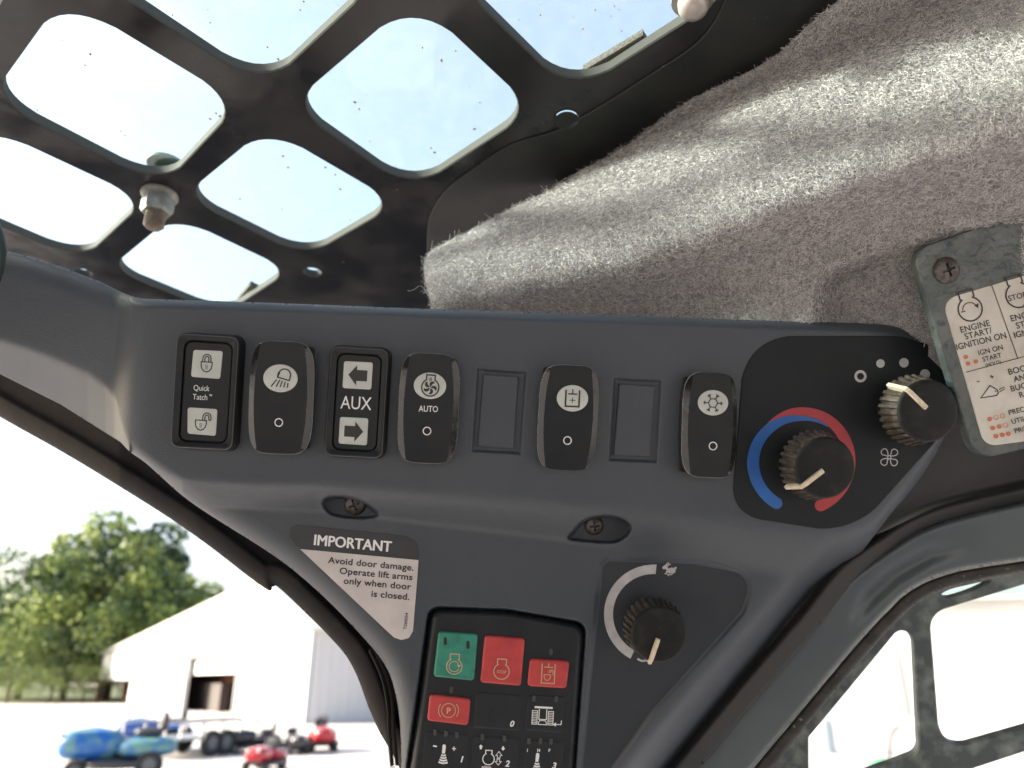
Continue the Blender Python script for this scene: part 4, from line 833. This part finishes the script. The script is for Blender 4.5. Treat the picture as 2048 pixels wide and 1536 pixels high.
# ---------------------------------------------------------------- grey felt headliner
TOP = spline([(862, 606), (852, 570), (848, 535), (856, 508), (882, 490), (940, 462), (1000, 428), (1075, 392), (1160, 345), (1240, 300), (1300, 257), (1345, 222), (1400, 190), (1470, 157), (1530, 125), (1575, 92), (1610, 56), (1650, 22), (1690, -10), (1760, -80)], 4)
FELT = np.concatenate([TOP, [(2130, -80), (2130, 760), (1960, 760), (1885, 740), (1850, 706), (1790, 672), (1500, 662), (1200, 652), (866, 640)]])
SL = np.array([(840, 612), (900, 602), (1000, 580), (1150, 545), (1280, 510), (1400, 472), (1520, 425), (1640, 385), (1800, 335), (2048, 262), (2140, 235)], float)
S2 = np.array([(1500, 640), (1600, 590), (1660, 532), (1740, 505), (1830, 478), (1930, 446), (2048, 408), (2140, 380)], float)
def felt_D(X, Y):
    base = np.interp(X, [840, 1100, 1500, 2130], [.415, .385, .335, .285])
    s = np.interp(X, SL[:, 0], SL[:, 1]) - Y; r = np.interp(X, [850, 1500, 2100], [10, 14, 22])
    D = base + np.interp(X, [900, 1500, 2100], [.00030, .00019, .00013]) * sp(s, r) + .00036 * smin(sp(-s, r), 90, 40) - .0004 * r * .69
    tz = np.interp(X, [850, 1200, 1600, 2100], [50, 120, 200, 300]); D = D + .0002 * sp(s - tz, 20)
    s2 = Y - np.interp(X, S2[:, 0], S2[:, 1]); D = D + np.where(X > 1500, .018 * ss(s2, -10, 40) * ss(X, 1610, 1680), 0)
    d = sdf(X, Y, FELT); D = D + .022 * rover(d, 55) * ss(-Y, -640, -560)
    lim = .292 / (.37 + .929 * (768 - Y) / 1500); D = smin(D, lim, .012)
    D = D + .0005 * np.sin(X / 60.) * np.sin(Y / 45 + X / 120) + .0004 * np.sin(X / 17 + Y / 29)
    return D
felt = thing('headliner', Fr(P(1400, 450, .38), RX, -FW), 'grey fuzzy felt headliner bulging above the console', 'headliner')
relief('felt_body', FELT, felt_D, 5, M['felt'], felt, .02, 180)
n = 210000; x = RNG.uniform(835, 2080, n); y = RNG.uniform(-20, 680, n)
k = sdf(x, y, FELT) > .5; x, y = x[k], y[k]; n = len(x)
p = P(x, y, felt_D(x, y)); e = 2.0; pu = P(x + e, y, felt_D(x + e, y)) - p; pv = P(x, y + e, felt_D(x, y + e)) - p
nn = np.cross(pv, pu); nn /= np.linalg.norm(nn, axis=1)[:, None]; sgn = np.sign(np.sum(nn * (CAM - p), 1)); nn *= sgn[:, None]
pu /= np.linalg.norm(pu, axis=1)[:, None]; pw = np.cross(nn, pu)
th = RNG.uniform(0, 2 * pi, n); dr = pu * np.cos(th)[:, None] + pw * np.sin(th)[:, None]; sd2 = np.cross(nn, dr); ln = RNG.uniform(.0015, .0042, n)[:, None]; hgt = RNG.uniform(.0002, .0019, n)[:, None]; cv = RNG.uniform(-.0016, .0016, n)[:, None]
w_ = RNG.uniform(.00004, .0001, n)[:, None]
K = []
for t_, hz, c_ in ((0, -.0003, 0), (.35, .7, .8), (.7, 1.0, .9), (1.0, .75, -.2)):
    c0 = p + dr * ln * t_ + nn * (hgt * hz if t_ else -.0003) + sd2 * cv * c_; K.append(c0)
wd = np.cross(dr, CAM - p); wd /= np.linalg.norm(wd, axis=1)[:, None]
V = np.stack([q for c0 in K for q in (c0 - wd * w_, c0 + wd * w_)], 1).reshape(-1, 3); b = np.arange(n)[:, None] * 8
f = np.concatenate([b + np.array([2 * j, 2 * j + 1, 2 * j + 3, 2 * j + 2]) for j in range(3)])
mi = np.tile(RNG.choice(3, n, p=[.36, .42, .22]), 3)
tag(build('felt_fibres', V, f, [M['fib0'], M['fib1'], M['fib2']], felt, 0, mi), kind='stuff')
# a few loose hairs at the tip and along the outline
mb = MB()
for k in range(150):
    i = RNG.integers(2, len(TOP) - 8); a, b = TOP[i], TOP[i + 1]; nrm = np.array(((b - a)[1], -(b - a)[0])); nrm /= np.linalg.norm(nrm); L = RNG.uniform(5, 17); dv = nrm * L + (b - a) / np.linalg.norm(b - a) * RNG.uniform(-14, 14)
    D = float(felt_D(np.array([a[0] + 4.]), np.array([a[1] + 12.]))[0]) + .004; c = a - nrm * 5; q = [c, c + dv * .5 + RNG.normal(0, 2, 2), c + dv + RNG.normal(0, 3, 2)]; mb.tube([P(*z, D) for z in spline(q, 3)], .00006, 3)
mb.tube([P(*z, .40) for z in spline([(856, 592), (846, 575), (838, 572), (830, 578), (820, 582), (815, 580)], 4)], .0001, 4)
tag(mb.out('loose_hairs', M['fib0'], felt, 0), kind='stuff')

# ---------------------------------------------------------------- engine start plate on the right
EX, EY = np.array((cos(radians(14)), -sin(radians(14)))), np.array((-sin(radians(18.6)), -cos(radians(18.6))))
ef = pframe(1960, 680, -.02, -15)
LB = rp([(1824, 500), (2130, 394), (2130, 880), (1950, 921)], [34, 0, 0, 40], 8)
en = thing('instruction_plate', ef, 'dark green plate with a cream label of engine start and bucket symbols', 'instruction plate')
mb = MB(); slab(mb, ef, ef.px(*LB.T, 0), -.004, 0, .0008); mb.out('metal_plate', M['hammer'], en)
LBL = rp([(1884, 600), (2130, 527), (2130, 872), (1968, 893)], [26, 0, 0, 26], 8)
mb = MB(); slab(mb, ef, ef.px(*LBL.T, 0), -.0003, .0004, .0001); mb.out('cream_label', M['label_white'], en)
EHh = .00055
def eng2(cx, cy, r, w, rot): return engine(cx, cy, r, w, rot, .6, 1.6)
d = eng2(1940.5, 618, 24, 3, -16); a = np.radians(np.linspace(190, 25, 14)); d.stroke(np.stack([1940 + 14.5 * np.cos(a) , 619 - 14 * np.sin(a)], 1), 2.0); d.poly([(1957, 606), (1948.5, 611), (1956.5, 616.5)]); d.line((1922, 624.5), (1931, 622), w=2)
d.out('start_symbol', ef, EHh, M['ink'], en)
d = eng2(2037, 590, 25, 3, -16); d.text('STOP', 2036, 598, 11, -14, 'c', sx=1.0, bold=.01); d.out('stop_symbol', ef, EHh, M['ink'], en)
d = Draw(); tx = lambda s, x, y, z, al='l', sx=1.0, bo=.012: d.text(s, x, y, z, 0, al, sx, bo, ex=EX, ey=(-EY * -1 if False else np.array((-sin(radians(17)), -cos(radians(17))))))
tx('ENGINE', 1951.5, 658.5, 12.2, 'c', .98); tx('START/', 1958, 672.5, 12.2, 'c', .98); tx('IGNITION ON', 1963.5, 688, 12.2, 'c', .92)
tx('IGN ON', 1982, 705, 10.3, 'c', .95); tx('START', 1985, 719, 9.6, 'c', .95); tx('(HOLD)', 1987, 730, 6.8, 'c', .95)
tx('ENGINE', 2052, 636, 12.2, 'c', .98); tx('STOP/', 2056, 652, 12.2, 'c', .98); tx('IGNITION', 2064, 668, 12.2, 'c', .92)
tx('BOOM', 2042, 744, 12.2, 'c', .98); tx('AND', 2046, 760, 11.5, 'c', .98); tx('BUCKET', 2052, 776, 11.5, 'c', .98); tx('RATE', 2058, 791, 11.5, 'c', .98)
tx('PRECISION', 2018, 830.5, 10, 'l', .98); tx('UTILITY', 2024, 848.5, 10, 'l', .98); tx('PRODUCTION', 2030, 867, 10, 'l', .98)
tx('+', 1985, 758.5, 10, 'c'); tx('-', 1957, 766, 10, 'c', 1.3, .02)
d.out('lettering', ef, EHh, M['ink'], en)
d = Draw(); d.line((1983, 569), (2036, 718), w=1.6); d.line((1932, 744.5), (2130, 691), w=1.6)
d.out('divider_lines', ef, EHh, M['ink'], en)
d = Draw(); d.stroke([(1962, 796), (1980, 771), (1994, 779), (1997, 786), (1993, 791)], 2.2, True); d.line((1998, 779), (2009, 774), w=1.7); d.line((1999, 784), (2010, 777.5), w=1.7); d.disc(1991, 782.5, 1.3); d.out('bucket_symbol', ef, EHh, M['ink'], en)
d = Draw()
for x, y in ((1931.5, 714), (1936, 727), (1951.5, 723)): d.disc(x, y, 4.7, 4.3)
for x, y, fl_ in ((1979.5, 838, 1), (1992, 835, 0), (2005, 832, 0), (1985.5, 856, 1), (1998.5, 853, 1), (2011, 850.5, 0), (1992, 872.5, 1), (2004.5, 870, 1), (2017, 867.5, 1)):
    d.disc(x, y, 5, 4.6) if fl_ else d.arc(x, y, 4.6, 0, 360, 1.1, 16)
d.out('orange_dots', ef, EHh, M['orange_ink'], en)
screw(pframe(1893, 540.5, -.0203, 0), .0060, 'large dark cross head screw in the corner of the green instruction plate', grp=None, rot=.35)

# ---------------------------------------------------------------- right corner trim, window frame, seal, guard
BL_ = spline([(2130, 984), (2048, 1004), (1960, 1024), (1885, 1044), (1830, 1067), (1783, 1097), (1735, 1130), (1694, 1164), (1628, 1248), (1521, 1372), (1386, 1536), (1340, 1592)], 4)
BR_ = spline([(2130, 1105), (2048, 1120), (1938, 1137), (1889, 1149), (1849, 1164), (1812, 1186), (1783, 1213), (1716, 1284), (1583, 1443), (1505, 1536), (1462, 1592)], 4)
SR_ = spline([(2130, 1128), (2048, 1144), (1950, 1163), (1894, 1177), (1855, 1193), (1820, 1218), (1761, 1277), (1640, 1418), (1545, 1536), (1502, 1592)], 4)
pol = np.concatenate([[(1700, 690), (1860, 640), (2130, 640)], BL_ + np.array((6, 8)), [(1180, 1592), (1280, 1420), (1500, 1180), (1640, 1080)]])
cw = ray(1, 1)
def trim_D(X, Y): return .382 + 0 * X - .00002 * (X - 1700) + .003 * np.sin(X / 300) + .010 * ss(sdf(X, Y, np.concatenate([BL_, [(1180, 1592), (1100, 1592), (1100, 500), (2130, 500)]])), 24, 44)
tr = relief('corner_trim', pol, trim_D, 5, M['trim_dark'], None, .01, 180); tag(tr, 'dark trim strip between the console and the painted window frame', 'trim')
pol = np.concatenate([BL_, BR_[::-1]])
def frame_D(X, Y):
    d = sdf(X, Y, pol); e = (Y < 1570) & (X < 2110)
    m = np.array([(2048, 1060), (1860, 1110), (1790, 1150), (1735, 1200), (1640, 1310)], float)
    g = -sdf(X, Y, np.concatenate([m, m[::-1] + .5])); bump = np.exp(-((g) / 16) ** 2) * ss(X, 1690, 1750) * (1 - ss(X, 1820, 1960))
    return .392 - .00004 * (X - 1500) - .004 * (1 - rover(d, 11)) * e + .0035 * bump + .004 * (1 - e)
sw = relief('window_surround', pol, frame_D, 4, M['frame_paint'], None, .02, 180); tag(sw, 'satin grey painted cab frame curving around the side window', 'window frame')
pol2 = np.concatenate([BR_, SR_[::-1]])
def seal_D(X, Y): d = sdf(X, Y, pol2); e = (Y < 1570) & (X < 2110); return .402 - .00004 * (X - 1500) - .004 * (1 - rover(d, 9)) * e
sl_ = thing('window_seal', Fr(P(1700, 1300, .40), RX, -FW), 'dusty brown rubber seal around the side window', 'seal')
relief('rubber_profile', pol2, seal_D, 3, M['seal_brown'], sl_, .015, 180)
mb = MB(); lip = (resamp(BR_) * .35 + resamp(SR_) * .65); mb.tube([P(x, y, .4005 - .00004 * (x - 1500)) for x, y in lip], .00035, 5); mb.out('lip_line', M['seal_lip_glint'], sl_)
mb = MB(); mb.tube([P(x, y, .3970 - .00004 * (x - 1500)) for x, y in BR_], .00045, 5); mb.out('edge_glint_bead', M['seal_lip_glint'], sl_)  # pale bead stands in for light caught on the frame's convex edge
gf = Fr(P(1800, 1350, .43), RX * 1 + FW * -.12, -FW - RX * .12 + UP * 0)
gd = thing('side_window_guard', gf, 'mottled grey steel guard with cut-outs outside the side window', 'window guard')
gout = np.concatenate([SR_[:-1] + np.array((-14, -14)), [(1500, 1600), (1606, 1600), (1606, 1475), (1618, 1462), (1618, 1600), (2130, 1600)]])
gout = np.concatenate([SR_ + np.array((-16, -16)), [(2130, 1610)]])
h1 = rp([(1800, 1262), (1838, 1290), (1848, 1510), (1740, 1560), (1740, 1640), (1618, 1640), (1618, 1476)], [12, 40, 24, 20, 0, 0, 4], 8)
h1 = rp([(1800, 1256), (1828, 1272), (1839, 1505), (1790, 1524), (1700, 1556), (1618, 1560), (1618, 1476)], [24, 40, 22, 30, 10, 5, 4], 8)
h2 = rp([(1860, 1228), (2300, 1092), (2300, 1385), (1882, 1504)], [36, 30, 30, 46], 8)
h3 = rp([(1880, 1560), (2300, 1422), (2300, 1700), (1880, 1700)], [26, 30, 0, 0], 8)
slit = spline([(1884, 1190), (1900, 1180), (1935, 1171), (1980, 1162), (1955, 1177), (1920, 1190), (1898, 1195)], 4, True)
goutp = np.concatenate([SR_ + np.array((-16, -16)), [(1480, 1760), (2420, 1760), (2420, 1040)]])
gl = gf.px(*goutp.T, 0)
def sm(p): return gf.px(*np.asarray(p).T, 0)
mb = MB(); holed(mb, gf, gl, [sm(h1), sm(h2), sm(h3), sm(slit)], -.005, 0, .0008); mb.out('guard_plate', M['guard'], gd, 30)
pn = thing('side_window_pane', gf.up(.012), 'clear pane between the brown seal and the steel guard', 'window pane')
q = gf.px(*np.concatenate([SR_ + np.array((-8, -8)), [(1480, 1760), (2420, 1760), (2420, 1040)]]).T, .012); mb = MB(); slab(mb, gf, q, .010, .012, .0003); mb.out('clear_sheet', M['side_glass'], pn)

# ---------------------------------------------------------------- front door frame and seal at lower left
IN_ = spline([(-70, 790), (0, 834), (118, 900), (210, 955), (336, 1034), (420, 1093), (500, 1155), (533, 1179), (543, 1181), (552, 1171), (622, 1236), (662, 1277), (693, 1313), (716, 1357), (736, 1412), (758, 1462), (785, 1508), (800, 1540), (815, 1592)], 4)
pol3 = np.concatenate([[(-70, 690), (0, 720), (122, 775), (262, 860), (361, 950), (420, 1000), (546, 1080), (640, 1150), (740, 1240), (815, 1330), (840, 1592)], IN_[::-1]])
def door_D(X, Y):
    d = sdf(X, Y, np.concatenate([IN_, [(900, 1592), (900, 400), (-70, 400)]])); b = np.interp(X, [-70, 240, 400, 800], [.45, .395, .385, .378]); return b + .012 * rover(d, 38) + .004 * ss(d, 36, 46)
dt = relief('door_opening_trim', pol3, door_D, 4, M['seal_dark'], None, .03, 180); tag(dt, 'dark rubber edged trim running down beside the front opening', 'door trim')
mb = MB(); pts = spline([(752, 1300), (775, 1350), (786, 1400), (790, 1460), (796, 1530)], 4)
for o_ in (-12, -2): mb.tube([P(x + o_, y, .372) for x, y in pts], .0009, 6)
for i in range(46):
    y = 1395 + i * 3.2; mb.box(P(772 + (y - 1395) * .09, y, .3735), (.0028, .0004, .0004))
t = mb.out('ribbed_seal', M['seal_dark'], None); tag(t, 'thin ribbed rubber seal tucked behind the lower left console edge', 'seal')
fr = Fr(P(-14, 498, .30), RX, -FW); t = thing('grab_handle', fr, 'dark green rounded handle end just entering at the left edge', 'handle')
mb = MB(); mb.tube([P(-14, 440, .30), P(-12, 470, .30), P(-10, 500, .30), P(-12, 535, .30), P(-16, 580, .30)], [.002, .0036, .0042, .0036, .002], 14); mb.out('grip', mat('dark_green_rubber', (.02, .035, .03), .4), t, 180)

# ---------------------------------------------------------------- the rest of the cab round the lens, and an added dark blocker in front for the guard's reflections
shell = thing('cab_shell', Fr((0, -.2, .6), RX, (0, 0, 1)), 'dark steel cab walls and posts round the operator', 'cab')
def wall(nm, fr, outer, holes):
    mb = MB(); holed(mb, fr, outer, [rp(h, .06, 5) for h in holes], -.03, 0, .002); mb.out(nm, M['cab_paint'], shell, 30)
M['cab_paint'] = mat('dark_cab_paint', (.035, .038, .042), .5, col2=(.045, .045, .047), ns=6)
wall('rear_wall', Fr((0, -.62, 1.2), -RX, (0, 1, 0)), [(-.56, -.9), (.56, -.9), (.56, .85), (-.56, .85)], [[(-.42, .15), (.42, .15), (.42, .72), (-.42, .72)]])
wall('left_wall', Fr((-.56, .0, 1.2), (0, 1, 0) , (1, 0, 0)), [(-.62, -.9), (.42, -.9), (.42, .85), (-.62, .85)], [[(-.55, .05), (.36, .05), (.36, .58), (-.55, .58)]])
wall('right_wall', Fr((.56, .0, 1.2), (0, -1, 0), (-1, 0, 0)), [(-.12, -.9), (.62, -.9), (.62, .85), (-.12, .85)], [[(-.06, .05), (.55, .05), (.55, .70), (-.06, .70)]])
bk = Fr((-1.1, 3.45, 0), RX, (0, 0, 1)); t = thing('reflection_blocker', bk, 'unseen dark bucket shape added to block ground reflections in the roof guard', 'bucket')  # out of view, added to darken what the guard plate reflects
mb = MB(); sec = [(-.9, .05), (.55, .03), (.6, .06), (-.35, .14), (-.5, .35), (-.42, .7), (-.55, .72), (-.75, .4)]
for sx_ in (-1.0,): mb.add(bk.w([(x, -y * 1.6, z * 1.25) for x in (-1.6, 1.5) for y, z in sec]), [tuple(range(8)), tuple(range(15, 7, -1))] + [(i, 8 + i, 8 + (i + 1) % 8, (i + 1) % 8) for i in range(8)])
mb.out('blocker_shell', M['paint_black'], t, 20)
for x in (-.62, .62):
    mb = MB(); mb.box((x + 1.1, -1.7, .55), (.14, 1.3, .2), bk); mb.out('blocker_arm', M['paint_black'], t, 0)
